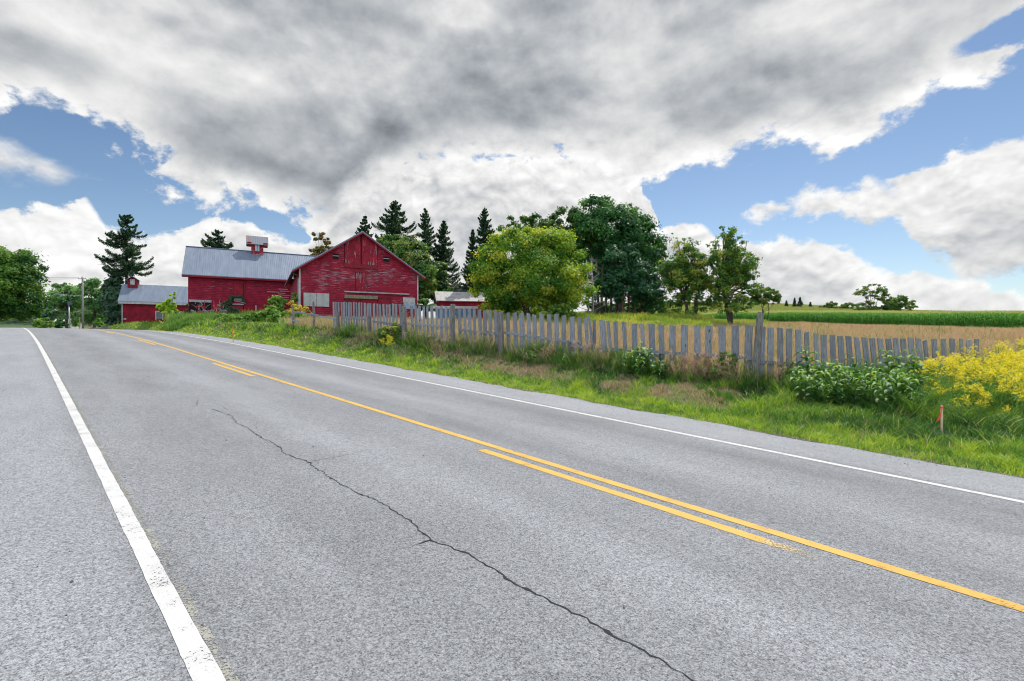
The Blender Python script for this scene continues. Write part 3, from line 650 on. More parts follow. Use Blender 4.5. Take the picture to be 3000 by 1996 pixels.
# --- gable barn
GB = Frame(877, 46.0, 27.0); W_ = GB.uz(1225, 850)[0]; DEP = 14.0
gb_base = min(gzf(*GB.w(0, 0, 0)[:2]), gzf(*GB.w(W_, 0, 0)[:2]), gzf(*GB.w(W_, DEP, 0)[:2]))-.3
um, zr_ = GB.uz(1058.6, 678, -.4); zr_ -= .1; um = W_/2+.0
sl_ = .66; zw = zr_-sl_*W_/2
barn = broot('gable_barn', 'red weathered gable-fronted barn with peeling paint behind the picket fence', 'barn', GB, 0)
mb = LB(); mb.prism([(0, 0, gb_base), (W_, 0, gb_base), (W_, 0, zw), (um, 0, zr_), (0, 0, zw)], (0, DEP, 0)); mb.build('wall', RED, barn)
mb = LB(); oh = .62
for sg, ue in ((-1, -oh), (1, W_+oh)):
    ze = zr_-sl_*abs(ue-um)
    roof_slab(mb, ue, -.45, ze+.02, um, -.45, zr_+.02, (0, DEP+.8, 0), .09)
    ribs(mb, (ue, -.45, ze+.112), (um, -.45, zr_+.112), (0, DEP+.8, 0), .3)
rf = mb.build('roof', TIN, barn)
mb = LB()
for ue in (-oh, W_+oh):
    ze = zr_-sl_*abs(ue-um); mb.hexa([(ue, -.47, ze-.13), (um, -.47, zr_-.13), (um, -.42, zr_-.13), (ue, -.42, ze-.13), (ue, -.47, ze+.015), (um, -.47, zr_+.015), (um, -.42, zr_+.015), (ue, -.42, ze+.015)])
mb.build('barge_board', REDT, barn, rf)
mb = LB()
for u in (-.02, W_-.10): mb.box((u, -.03, gb_base), (u+.12, -.004, zw-.1))
mb.build('corner_board', WHITET, barn)
for poly, nm in (([(962, 648), (962, 330), (1190, 180), (1197, 655)], 'loft_door'), ([(1215, 658), (1215, 185), (1443, 350), (1440, 668)], 'loft_door')):
    panel(GB, z3b(poly), .06, REDV, barn, nm)
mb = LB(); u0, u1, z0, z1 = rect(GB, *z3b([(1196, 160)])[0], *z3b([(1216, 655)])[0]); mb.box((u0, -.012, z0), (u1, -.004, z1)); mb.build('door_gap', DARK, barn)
mb = LB(); u0, u1, z0, z1 = rect(GB, *z3b([(950, 648)])[0], *z3b([(1446, 676)])[0]); mb.box((u0, -.10, z0), (u1, -.004, z1)); mb.build('door_sill', REDT, barn)
for (a, b) in (((782, 478), (870, 555)), ((1532, 520), (1616, 592))):
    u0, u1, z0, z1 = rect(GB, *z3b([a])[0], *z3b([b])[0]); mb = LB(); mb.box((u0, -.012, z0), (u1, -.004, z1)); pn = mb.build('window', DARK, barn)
    mb = LB(); q = .05
    mb.box((u0-q, -.05, z0-q), (u0, -.003, z1+q)); mb.box((u1, -.05, z0-q), (u1+q, -.003, z1+q)); mb.box((u0, -.05, z0-q), (u1, -.003, z0)); mb.box((u0, -.05, z1), (u1, -.003, z1+q)); mb.build('window_frame', REDT, barn, pn)
    mb = LB(); zm = z0+(z1-z0)*.62; mb.box((u0, -.035, zm-.035), (u1, -.014, zm+.035)); mb.build('slat', GREYB, barn, pn)
panel(GB, z3b([(1125, 1040), (1125, 748), (1285, 752), (1285, 1042)]), .05, REDV, barn, 'hatch_door')
mb = LB(); u0, u1, z0, z1 = rect(GB, *z3b([(1112, 728)])[0], *z3b([(1300, 750)])[0]); mb.box((u0, -.09, z0), (u1, -.003, z1)); mb.build('door_lintel', REDT, barn)
u0, za = GB.uz(*z3b([(955, 1040)])[0]); u1, zb_ = GB.uz(*z3b([(1912, 1082)])[0]); mb = LB(); mb.box((u0, -.16, min(za, zb_)-.02), (u1, -.003, min(za, zb_)+.10)); mb.build('door_track', GREYB, barn)
u0, u1, z0, z1 = rect(GB, *z3b([(955, 1102)])[0], *z3b([(1445, 1134)])[0]); mb = LB(); mb.box((u0, -.2, z0), (u1, -.003, z1)); mb.build('door_rail', plain('mossy_board', (.20, .19, .12), .9, .35, 5), barn)
for a, b in ((962, 1195), (1205, 1436), (1448, 1640)):
    pl_ = z3b([(a, 1420), (a, 1140), (b, 1142), (b, 1420)]); panel(GB, pl_, .05, REDV2, barn, 'sliding_door')
u0, u1, z0, z1 = rect(GB, *z3b([(348, 1066)])[0], *z3b([(732, 1250)])[0])
mb = LB(); mb.box((u0-.05, -.04, z0-.05), (u1+.05, -.003, z1+.05)); wb = mb.build('window', REDT, barn, label='boarded window of white panels')
for k in range(4):
    a = u0+(u1-u0)*k/4; mb = LB(); mb.box((a+.012, -.06, z0), (a+(u1-u0)/4-.012, -.041, z1)); mb.build('panel', WHITEP, barn, wb)
u0, u1, z0, z1 = rect(GB, *z3b([(1825, 1128)])[0], *z3b([(2003, 1196)])[0])
mb = LB(); mb.box((u0, -.035, z0), (u1, -.003, z1)); mb.build('patch_board', WHITET, barn)
u0, u1, z0, z1 = rect(GB, *z3b([(1832, 1204)])[0], *z3b([(2005, 1290)])[0])
mb = LB(); mb.box((u0, -.035, z0), (u1, -.003, z1)); mb.build('patch_board', plain('blue_grey_sheet', (.33, .38, .50), .5, .25, 4), barn)
# side wall boards, bare and grey, and a lamp under the eave
mb = LB(); mb.box((-.02, .02, gb_base), (-.004, 1.9, zw-.9)); mb.build('side_boards', GREYB, barn)
mb = LB(); mb.tube([(-.15, 1.2, zw-.55), (-.4, 1.2, zw-.45), (-.45, 1.2, zw-.75)], .025, 6); mb.tube([(-.45, 1.2, zw-.75), (-.45, 1.2, zw-.95)], [.05, .12], 10); mb.build('barn_lamp', WHITET, barn)
# --- long barn with cupola
LBF = Frame(551, 54.9, 28.5)
LWD = 15.5; LD = 8.6
lb_eave = LBF.uz(*z2b([(262, 745)])[0])[1]; lb_rz = pz(725, 58.6); LBase = gzf(*LBF.w(5, 0, 0)[:2])-.4
lbarn = broot('long_barn', 'long red barn with silvery metal roof and a roof cupola at its ridge', 'barn', LBF, 0)
lsl = (lb_rz-lb_eave)/(LD/2)
mb = LB(); mb.prism([(0, 0, LBase), (0, LD, LBase), (0, LD, lb_eave), (0, LD/2, lb_rz-.1), (0, 0, lb_eave)], (LWD, 0, 0)); mb.build('wall', RED2, lbarn)
mb = LB()
for s0, vb in ((-1, -.5), (1, LD+.5)):
    ze = lb_rz-lsl*abs(vb-LD/2); roof_slab(mb, -.55, vb, ze+.0, -.55, LD/2, lb_rz+.0, (LWD+.9, 0, 0), .09)
    ribs(mb, (-.55, vb, ze+.092), (-.55, LD/2, lb_rz+.092), (LWD+.9, 0, 0), .21, .03)
mb.box((-.56, LD/2-.12, lb_rz+.07), (LWD+.36, LD/2+.12, lb_rz+.14))
lrf = mb.build('roof', TIN, lbarn)
mb = LB(); ze = lb_rz-lsl*abs(-.5-LD/2); mb.box((-.55, -.53, ze-.16), (LWD, -.47, ze+.02)); mb.box((-.55, -.47, ze-.17), (LWD, -.0, ze-.13)); mb.build('eave_board', REDT, lbarn, lrf)
# cupola
def cupola(fr, root, xa, xb, ytop, vmid, base_z, half_d, roofmat, ridge_u=True, hroof=.75, ov=.45, win=None, wallmat=REDT, eave_y=None):
    ua, _ = fr.uz(xa, 700, vmid-half_d); ub, ztop = fr.uz(xb, ytop, vmid); ztop = fr.uz((xa+xb)/2, ytop, vmid)[1]
    zt = fr.uz((xa+xb)/2, eave_y, vmid-half_d)[1]; mb = LB(); v0, v1 = vmid-half_d, vmid+half_d
    if ridge_u:
        mb.prism([(ua, v0, base_z), (ua, v1, base_z), (ua, v1, zt), (ua, vmid, ztop-.12), (ua, v0, zt)], (ub-ua, 0, 0))
    else:
        mb.prism([(ua, v0, base_z), (ub, v0, base_z), (ub, v0, zt), ((ua+ub)/2, v0, ztop-.12), (ua, v0, zt)], (0, 2*half_d, 0))
    cu = mb.build('cupola', wallmat, root)
    mb = LB()
    if ridge_u:
        s_ = (ztop-zt)/half_d
        for vb in (v0-ov*.6, v1+ov*.6): roof_slab(mb, ua-ov, vb, ztop-s_*abs(vb-vmid), ua-ov, vmid, ztop, (ub-ua+2*ov, 0, 0), .05); ribs(mb, (ua-ov, vb, ztop-s_*abs(vb-vmid)+.052), (ua-ov, vmid, ztop+.052), (ub-ua+2*ov, 0, 0), .2, .02, .025)
    else:
        s_ = (ztop-zt)/((ub-ua)/2); um_ = (ua+ub)/2
        for ue in (ua-ov*.5, ub+ov*.5): roof_slab(mb, ue, v0-ov*.6, ztop-s_*abs(ue-um_), um_, v0-ov*.6, ztop, (0, 2*half_d+ov*1.2, 0), .06)
    mb.build('cupola_roof', roofmat, root, cu)
    if win:
        u0, u1, z0, z1 = rect(fr, *win, v0); mb = LB(); mb.box((u0, v0-.03, z0), (u1, v0-.004, z1)); mb.build('cupola_window', GLASS, root, cu)
        mb = LB(); q = .05
        mb.box((u0-q, v0-.06, z0-q), (u0, v0-.003, z1+q)); mb.box((u1, v0-.06, z0-q), (u1+q, v0-.003, z1+q)); mb.box((u0, v0-.06, z0-q), (u1, v0-.003, z0)); mb.box((u0, v0-.06, z1), (u1, v0-.003, z1+q)); um_ = (u0+u1)/2; mb.box((um_-.02, v0-.05, z0), (um_+.02, v0-.032, z1)); mb.build('window_frame', WHITET if not ridge_u else REDT, root, cu)
    return cu, (ua, ub, v0, v1, zt)
pk = redwood('red_peeling_cupola', peel=1.1, board=.16)
cu, (ua, ub, v0, v1, zt) = cupola(LBF, lbarn, 736.5, 771, 694, LD/2, lb_rz-1.2, .62, RTIN, True, ov=.55, win=(747, 712.5, 760, 736), wallmat=pk, eave_y=709)
mb = LB(); mb.box((ua-.45, v0-.3, zt-.42), (ua-.004, v1+.3, zt-.12)); mb.box((ub+.004, v0-.3, zt-.42), (ub+.45, v1+.3, zt-.12)); mb.build('cupola_bracket', REDT, lbarn, cu)
dd, uzs = panel(LBF, z2b([(935, 1112), (935, 902), (1075, 908), (1070, 1118)]), .05, REDV2, lbarn, 'hay_door')
for (a, b), nm, mt in ((((915, 885), (1085, 902)), 'door_lintel', REDT), (((915, 902), (932, 1215)), 'door_post', REDT), (((1082, 905), (1096, 1215)), 'door_post', REDT),
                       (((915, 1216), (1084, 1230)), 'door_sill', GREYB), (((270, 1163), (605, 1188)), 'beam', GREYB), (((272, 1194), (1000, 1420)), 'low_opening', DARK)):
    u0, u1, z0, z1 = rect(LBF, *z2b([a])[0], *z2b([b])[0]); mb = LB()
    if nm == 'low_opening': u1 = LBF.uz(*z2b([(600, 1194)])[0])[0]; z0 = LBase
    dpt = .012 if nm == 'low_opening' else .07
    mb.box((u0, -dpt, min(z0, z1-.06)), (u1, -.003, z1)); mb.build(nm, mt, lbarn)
u0, u1, z0, z1 = rect(LBF, *z2b([(938, 1130)])[0], *z2b([(1068, 1168)])[0]); mb = LB(); mb.box((u0, -.02, z0), (u1, -.003, z1)); wo_ = mb.build('window', DGLASS, lbarn)
mb = LB(); mb.hexa([(u0, -.10, z0-.06), (u1+.3, -.10, z0-.30), (u1+.3, -.02, z0-.30), (u0, -.02, z0-.06), (u0, -.10, z0+.0), (u1+.3, -.10, z0-.22), (u1+.3, -.02, z0-.22), (u0, -.02, z0+.0)]); mb.box((u0-.05, -.06, z1), (u1+.05, -.003, z1+.07)); mb.build('window_frame', GREYB, lbarn, wo_)
for a, b in ((800, 880), (890, 1075), (1085, 1230)):
    panel(LBF, z2b([(a, 1420), (a, 1240), (b, 1242), (b, 1420)]), .04, REDV2, lbarn, 'stable_door')
# bare boards near the joint
for k, (a, y_, b) in enumerate(((1430, 1030, 1600), (1600, 990, 1740), (1620, 1020, 1760), (1590, 1050, 1700), (1640, 1080, 1790), (1610, 1110, 1750), (1650, 1140, 1760))):
    u0, u1, z0, z1 = rect(LBF, *z2b([(a, y_)])[0], *z2b([(b, y_+12)])[0]); mb = LB(); mb.box((u0, -.03, z0), (u1, -.003, z0+.07)); mb.build('bare_board', GREYB, lbarn)
# --- small shed on the left
SHF = Frame(357, 74.0, 28.0); SW, SDp = 13.0, 5.6
sh_eave = pz(878, 74); sh_r = pz(834, 76.5); SB = gzf(*SHF.w(2, 0, 0)[:2])-.5
shed = broot('red_shed', 'smallest red outbuilding with white eave trim and a little gabled cupola by the road', 'shed', SHF, 0)
ssl = (sh_r-sh_eave)/(SDp/2)
mb = LB(); mb.prism([(0, 0, SB), (0, SDp, SB), (0, SDp, sh_eave), (0, SDp/2, sh_r-.08), (0, 0, sh_eave)], (SW, 0, 0)); mb.build('wall', RED3, shed)
mb = LB()
for vb in (-.35, SDp+.35):
    ze = sh_r-ssl*abs(vb-SDp/2); roof_slab(mb, -.45, vb, ze, -.45, SDp/2, sh_r, (SW+.9, 0, 0), .08); ribs(mb, (-.45, vb, ze+.082), (-.45, SDp/2, sh_r+.082), (SW+.9, 0, 0), .3, .03)
srf = mb.build('roof', TIN, shed)
mb = LB(); ze = sh_r-ssl*abs(-.35-SDp/2); mb.box((-.4, -.36, ze-.30), (SW, -.30, ze)); mb.build('eave_board', WHITET, shed, srf)
mb = LB(); mb.box((-.03, -.03, SB), (.09, -.004, sh_eave-.2)); mb.build('corner_board', WHITET, shed)
cupola(SHF, shed, 374, 406, 812, SDp/2, sh_r-1.0, .75, TIN, False, ov=.5, win=(382.5, 820, 393.5, 833), wallmat=REDT, eave_y=819)
u0, u1, z0, z1 = rect(SHF, 458, 914, 476, 935); mb = LB(); mb.box((u0, -.02, z0), (u1, -.003, z1)); wd_ = mb.build('window', DGLASS, shed)
mb = LB(); q = .12; mb.box((u0-q, -.06, z0-q), (u0, -.003, z1+q)); mb.box((u1, -.06, z0-q), (u1+q, -.003, z1+q)); mb.box((u0, -.06, z1), (u1, -.003, z1+q)); mb.build('window_frame', WHITET, shed, wd_)
u0, u1, z0, z1 = rect(SHF, 362, 932.5, 370, 937); mb = LB(); mb.box((u0, -.03, z0), (u1, -.003, z1)); mb.build('notice_board', WHITEP, shed)
# --- little red shed with a grey roof and the pale house, behind the gable barn
F3 = Frame(1287, 62.0, 12.0)
s3 = broot('low_shed', 'low red shed with streaked grey roof beside the yellow-green tree', 'shed', F3, 0)
B3_ = gzf(*F3.w(2, 0, 0)[:2])-.3; e3 = pz(880, 62); r3 = pz(856, 65)
mb = LB(); mb.prism([(0, 0, B3_), (0, 6, B3_), (0, 6, e3), (0, 3, r3-.07), (0, 0, e3)], (9, 0, 0)); mb.build('wall', RED3, s3)
mb = LB(); k3 = (r3-e3)/3
for vb in (-.3, 6.3): roof_slab(mb, -.35, vb, r3-k3*abs(vb-3), -.35, 3, r3, (9.7, 0, 0), .08)
r_ = mb.build('roof', OLDR, s3)
mb = LB()
for vb in (-.3, 6.3): mb.hexa([(-.40, vb, r3-k3*abs(vb-3)-.16), (-.36, vb, r3-k3*abs(vb-3)-.16), (-.36, 3, r3-.16), (-.40, 3, r3-.16), (-.40, vb, r3-k3*abs(vb-3)+.06), (-.36, vb, r3-k3*abs(vb-3)+.06), (-.36, 3, r3+.06), (-.40, 3, r3+.06)])
mb.build('barge_board', WHITET, s3, r_)
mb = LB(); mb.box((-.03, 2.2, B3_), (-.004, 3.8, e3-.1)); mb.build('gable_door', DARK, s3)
F4 = Frame(1308, 82.0, 6.0)
h4 = broot('farmhouse', 'pale grey-white house with two small windows behind the low red shed', 'house', F4, 0)
B4_ = gzf(*F4.w(3, 0, 0)[:2])-.5; e4 = pz(856, 82); r4 = pz(812, 82)
u_r = 9.0
mb = LB(); mb.prism([(0, 0, B4_), (18, 0, B4_), (18, 0, e4), (u_r, 0, r4), (0, 0, e4)], (0, 9, 0)); mb.build('wall', plain('pale_siding', (.44, .46, .54), .8, .1, 2), h4)
mb = LB(); k4 = (r4-e4)/u_r
for ue in (-.8, 18.8): roof_slab(mb, ue, -.5, r4-k4*abs(ue-u_r)+.03, u_r, -.5, r4+.03, (0, 10, 0), .22)
mb.build('roof', plain('dark_shingle', (.07, .075, .085), .85), h4)
for a, b in ((1330.5, 1342.5), (1345.5, 1357)):
    u0, u1, z0, z1 = rect(F4, a, 851, b, 857.5); mb = LB(); mb.box((u0, -.03, z0), (u1, -.003, z1)); wq = mb.build('window', DGLASS, h4)
    mb = LB(); q = .07; mb.box((u0-q, -.06, z0-q), (u0, -.003, z1+q)); mb.box((u1, -.06, z0-q), (u1+q, -.003, z1+q)); mb.box((u0, -.06, z1), (u1, -.003, z1+q)); mb.box((u0, -.06, z0-q), (u1, -.003, z0)); mb.build('window_frame', WHITET, h4, wq)
F5 = Frame(1289, 92.0, 6.0)
h5 = broot('tan_roofed_house', 'house of which only the tan roof slope shows above the low red shed', 'house', F5, 0)
B5_ = gzf(*F5.w(3, 0, 0)[:2])-.5; e5 = pz(846, 92); r5 = pz(830.5, 95.5)
mb = LB(); mb.prism([(0, 0, B5_), (0, 7, B5_), (0, 7, e5), (0, 3.5, r5-.1), (0, 0, e5)], (7, 0, 0)); mb.build('wall', plain('pale_board', (.5, .5, .5), .8, .1, 2), h5)
mb = LB(); k5 = (r5-e5)/3.5
for vb in (-.4, 7.4): roof_slab(mb, -.4, vb, r5-k5*abs(vb-3.5), -.4, 3.5, r5, (7.8, 0, 0), .12)
mb.build('roof', plain('tan_shingle', (.42, .39, .30), .85, .15, 3), h5)
# blue panelled enclosure behind the fence
F6 = Frame(1283, 44.0, 6.0); zt6 = pz(897, 44); zb6 = gzf(*F6.w(1, 0, 0)[:2])-.1
e6 = broot('panel_pen', 'low pen of blue panels under a bleached top board behind the picket fence', 'pen', F6, 0)
for k in range(5):
    mb = LB(); mb.box((k*.66, 0, zb6), (k*.66+.60, .04, zt6-.25)); mb.build('panel', plain('blue_panel', (.08, .15, .26), .5, .25, 3), e6)
mb = LB(); mb.box((-.6, -.05, zt6-.22), (3.5, -.004, zt6)); mb.build('top_board', WHITET, e6)
for u in (-.5, 1.5, 3.4):
    mb = LB(); mb.box((u, .05, zb6), (u+.1, .15, zt6+.12)); mb.build('post', POST, e6)
# ------------------------------------------------------------------ picket fence
FJ = np.array([px(2215, 12.4), 12.4]); FD = np.array([.9535, .3012])
def fence_lat(x): return float(np.interp(x, [840, 997, 1334, 2215], [10.95, 11.3, 11.85, 13.0]))
def on_fence(x):
    t = (x-1500)/F
    if x <= 2217:
        Y = fence_lat(x)/(SN+CS*t); return np.array([t*Y, Y])
    u = (t*FJ[1]-FJ[0])/(FD[0]-t*FD[1]); return FJ+FD*u
def fdir(x): a, b = on_fence(x-4), on_fence(x+4); d = b-a; return d/np.linalg.norm(d)
def sx(z, L):
    ox, oy, k = {6: (860, 860, 3.683), 7: (1450, 880, 2.946), 8: (2150, 880, 2.7506)}[z]
    return [(ox+q[0]/k, oy+q[1]/k)+tuple(v/k for v in q[2:]) for q in L]
# (x, y top, width px, x shift of the foot px)
pk6 = sx(6, [(432, 92, 15, 4), (455, 90, 15, 8), (485, 92, 16, 6), (518, 95, 15, 3), (545, 92, 16, 2), (570, 96, 14, 2), (597, 95, 17, 3), (620, 100, 13, 6), (650, 95, 16, 3), (678, 100, 13, 8), (708, 98, 17, 4), (735, 100, 13, 3), (768, 103, 18, 4), (800, 108, 20, 5), (828, 108, 17, 4), (868, 110, 22, 4), (905, 112, 17, 5), (932, 120, 18, 14), (968, 115, 19, 18), (1005, 122, 17, 3), (1035, 118, 19, 10), (1075, 112, 22, 6), (1105, 116, 17, 16), (1148, 116, 24, 22), (1190, 128, 25, 14), (1272, 138, 25, 22), (1318, 140, 22, 12), (1358, 132, 24, 14), (1405, 142, 20, 6), (1443, 140, 18, 18), (1490, 133, 28, 18), (1543, 148, 24, 6), (1592, 134, 30, 8), (1645, 138, 26, 4), (1695, 145, 32, 4), (1790, 160, 30, 14), (1845, 160, 27, 12), (1895, 165, 30, 20), (1950, 170, 27, 10), (2005, 174, 32, 18), (2065, 183, 36, 6), (2120, 178, 32, 16), (2180, 188, 36, 12), (2228, 210, 26, 8)])
pk7 = sx(7, [(110, 108, 30, 14), (170, 108, 32, 18), (230, 112, 42, 12), (288, 114, 30, 10), (340, 126, 33, 6), (403, 116, 38, 12), (468, 120, 36, 8), (530, 120, 35, 12), (595, 130, 36, 4), (665, 142, 40, 8), (727, 145, 34, 14), (780, 155, 28, 28), (856, 170, 24, 8), (925, 172, 46, 34), (975, 178, 24, 38), (1040, 184, 32, 18), (1112, 188, 34, 26), (1203, 202, 45, 14), (1270, 202, 30, 20), (1350, 205, 52, 16), (1435, 214, 44, 10), (1532, 218, 54, 6), (1636, 212, 58, 2), (1745, 216, 54, 0), (1848, 220, 60, -2), (1960, 224, 60, -4), (2075, 220, 64, -8), (2192, 216, 66, -10), (2313, 226, 40, -14)])
pk8 = sx(8, [(297, 220, 46, -4), (373, 224, 42, 0), (445, 228, 44, 4), (517, 238, 44, 12), (585, 256, 34, 12), (659, 268, 32, 18), (722, 278, 44, 14), (792, 282, 42, 20), (857, 290, 44, 30), (922, 290, 42, 28), (987, 301, 40, 40), (1052, 302, 44, 40), (1112, 306, 40, 36), (1175, 308, 40, 40), (1242, 309, 42, 36), (1300, 303, 48, 40), (1360, 309, 48, 40), (1423, 303, 42, 36), (1483, 309, 48, 40), (1537, 322, 28, 36), (1612, 311, 46, 22), (1686, 311, 36, 18), (1758, 309, 48, 16), (1830, 310, 24, 12), (1893, 318, 38, 8), (1956, 312, 46, 0)])
fo = on_fence(2215); fz = gzf(*fo)
fence = thing('picket_fence', 'long weathered grey picket fence of uneven leaning boards on the roadside bank', 'fence', (fo[0], fo[1], fz))
def board(pt, dirv, top, bot, wd, th, shift, mat, name, par, side=0., n=4, seed=0):
    """upright sawn board: slightly bowed, sloping cut at the top"""
    rng = np.random.RandomState(seed); mb = MB(); nrm = np.array([dirv[1], -dirv[0]]); cut = rng.uniform(-.02, .02); bow = rng.uniform(-.012, .012)
    rows = []
    for k in range(n+1):
        f = k/n; c = pt+dirv*(shift*(1-f)+bow*math.sin(f*3.14))+nrm*(side+rng.uniform(-.003, .003)); z = bot+(top-bot)*f; ww = wd*(1+rng.uniform(-.05, .05))
        rows.append([(c+dirv*a*ww/2+nrm*b*th/2, z+(cut*a if k == n else 0)) for a, b in ((-1, 1), (1, 1), (1, -1), (-1, -1))])
    V = [(q[0][0], q[0][1], q[1]) for r in rows for q in r]; Fs = [(3, 2, 1, 0), tuple(range(4*n, 4*n+4))]
    for k in range(n):
        for j in range(4): Fs.append((k*4+j, k*4+(j+1) % 4, (k+1)*4+(j+1) % 4, (k+1)*4+j))
    mb.add(V, Fs); return mb.build(name, mat, par)
allp = pk6+pk7+pk8
for i, (x, y, wpx, shf) in enumerate(allp[:100]):
    P_ = on_fence(x); d = fdir(x); Y = P_[1]; t = (x-1500)/F
    dpx = F*abs(d[0]-d[1]*t)/Y                       # px per metre along the fence
    top = pz(y, Y); bot = gzf(*P_)+.02
    board(P_, d, top, bot, min(max(wpx/dpx, .09), .2), .024, shf/dpx, WOOD, 'picket', fence, .0, seed=i)
# posts: (x top, y top, x foot, radius, kind)
for k, (xa, ya, xb, r) in enumerate(((997, 912, 999, .075), (1087, 926, 1088, .075), (1192, 897, 1196, .10), (1334, 892, 1336, .095), (1475, 915, 1477, .10), (1671, 1000, 1671, .045), (2232, 917, 2208, .085), (2624, 1044, 2634, .08))):
    P_ = on_fence((xa+xb)/2); Pa = on_fence(xa); d = fdir(xb); nrm = np.array([d[1], -d[0]]); b = on_fence(xb)+nrm*(.055+r); a = Pa+nrm*(.055+r); Y = Pa[1]
    mb = MB(); z1 = pz(ya, Y); z0 = gzf(*b)-.2; rng = np.random.RandomState(k)
    pts = [(b[0]+(a[0]-b[0])*f+rng.uniform(-.01, .01), b[1]+(a[1]-b[1])*f, z0+(z1-z0)*f) for f in (0, .25, .5, .75, .97, 1)]
    mb.tube(pts, [r*1.1, r*1.05, r, r*.97, r*.95, r*.8], 9); mb.build('post', POST, fence)
# steel post, leaning rail, pole against the fence
P_ = on_fence(1922); nrm = np.array([.5, -.86]); mb = MB(); b = P_+nrm*.14; mb.bar((b[0], b[1], gzf(*b)-.2), (b[0], b[1], pz(1035, P_[1])), .035, .035, (1, 0, 0)); mb.build('steel_post', plain('green_steel', (.02, .06, .045), .6), fence)
P_ = on_fence(1727); d = fdir(1727); nrm = np.array([d[1], -d[0]]); a = on_fence(1729)+nrm*.09; b = on_fence(1748)+nrm*.14; mb = MB(); mb.tube([(b[0], b[1], gzf(*b)-.1), ((a+b)[0]/2, (a+b)[1]/2, pz(985, a[1])), (a[0], a[1], pz(926, a[1]))], [.05, .045, .035], 7); mb.build('leaning_pole', WOOD, fence)
def rail(xa, ya, xb, yb, hgt=.085, th=.035, off=.038, mat=WOOD):
    n = max(1, int(abs(xb-xa)/140)); xs = np.linspace(xa, xb, n+1); ys = np.linspace(ya, yb, n+1); mb = MB()
    rows = []
    for x, y in zip(xs, ys):
        P_ = on_fence(x); d = fdir(x); nrm = np.array([d[1], -d[0]]); z = pz(y, P_[1])
        for a, b in ((-1, -1), (1, -1), (1, 1), (-1, 1)): c = P_+nrm*(off+a*th/2); rows.append((c[0], c[1], z+b*hgt/2))
    Fs = [(3, 2, 1, 0), tuple(range(4*n, 4*n+4))]+[(k*4+j, k*4+(j+1) % 4, (k+1)*4+(j+1) % 4, (k+1)*4+j) for k in range(n) for j in range(4)]
    mb.add(rows, Fs); mb.build('rail', mat, fence)
def seg(z, L):
    for a, b, c, d_, *o in L: (p0,), (p1,) = sx(z, [(a, b)]), sx(z, [(c, d_)]); rail(p0[0], p0[1], p1[0], p1[1], off=o[0] if o else .038)
seg(6, [(10, 200, 280, 238), (270, 250, 480, 270), (520, 258, 812, 282), (860, 300, 1190, 345), (1240, 325, 1700, 362), (1790, 392, 2240, 445, .04), (0, 292, 60, 300), (420, 372, 820, 418), (870, 425, 1190, 470), (1250, 470, 1700, 530), (1820, 548, 2280, 612)])
seg(7, [(-60, 275, 60, 295, .042), (85, 278, 725, 370), (640, 388, 1035, 440, .076), (1020, 420, 1460, 488), (1300, 438, 1835, 478, .076), (1840, 470, 2230, 502, .04), (0, 425, 740, 512), (900, 560, 1200, 618), (1345, 622, 1850, 676), (1840, 680, 2180, 705, .042)])
seg(8, [(-20, 455, 150, 463, .042), (200, 496, 560, 524), (540, 520, 865, 552, .076), (880, 560, 1300, 560), (1300, 540, 1960, 520, .04), (40, 640, 500, 690)])
# the broken rail end at the left, with its posts
for x, ya, r in ((858.5, 895, .07), (919, 884, .07)):
    P_ = on_fence(x); mb = MB(); mb.tube([(P_[0], P_[1], gzf(*P_)-.2), (P_[0]+.02, P_[1], (gzf(*P_)+pz(ya, P_[1]))/2), (P_[0]-.02, P_[1], pz(ya, P_[1]))], [r, r, r*.8], 8); mb.build('post', POST, fence)
# ------------------------------------------------------------------ stakes
def stake(x, yb, yt, Y, label, h=None, flag=True, postmat=None):
    X = px(x, Y); z0 = gzf(X, Y)-.05; z1 = pz(yt, Y)
    T = thing('survey_stake', label, 'stake', (X, Y, z0), 'survey stakes with orange flagging')
    mb = MB(); mb.box((X-.017, Y-.009, z0), (X+.017, Y+.009, z1)); mb.build('post', postmat or plain('pale_lath', (.62, .47, .30), .8, .15, 20), T)
    red = plain('orange_flagging', (.85, .09, .04), .6, .15, 12)
    mb = MB(); mb.box((X-.021, Y-.013, z1-.055), (X+.021, Y+.013, z1-.02)); hh = (z1-z0)
    if flag:
        a = [(X-.018, z1-.05), (X-.02, z1-.09), (X-.045, z1-.22), (X-.075, z1-.29), (X-.10, z1-.285), (X-.07, z1-.2), (X-.035, z1-.10)]
        mb.prism([(u, Y-.014-.012*math.sin(k*1.3), z) for k, (u, z) in enumerate(a)], (0, -.002, 0))
    mb.build('flagging', red, T)
stake(2759, 1283, 1188, 9.0, 'pale wooden stake with drooping orange flagging in the grass at right')
stake(683, 985, 957, 25.5, 'small orange-flagged stake far along the verge near the barns', postmat=plain('orange_lath', (.75, .16, .09), .7))
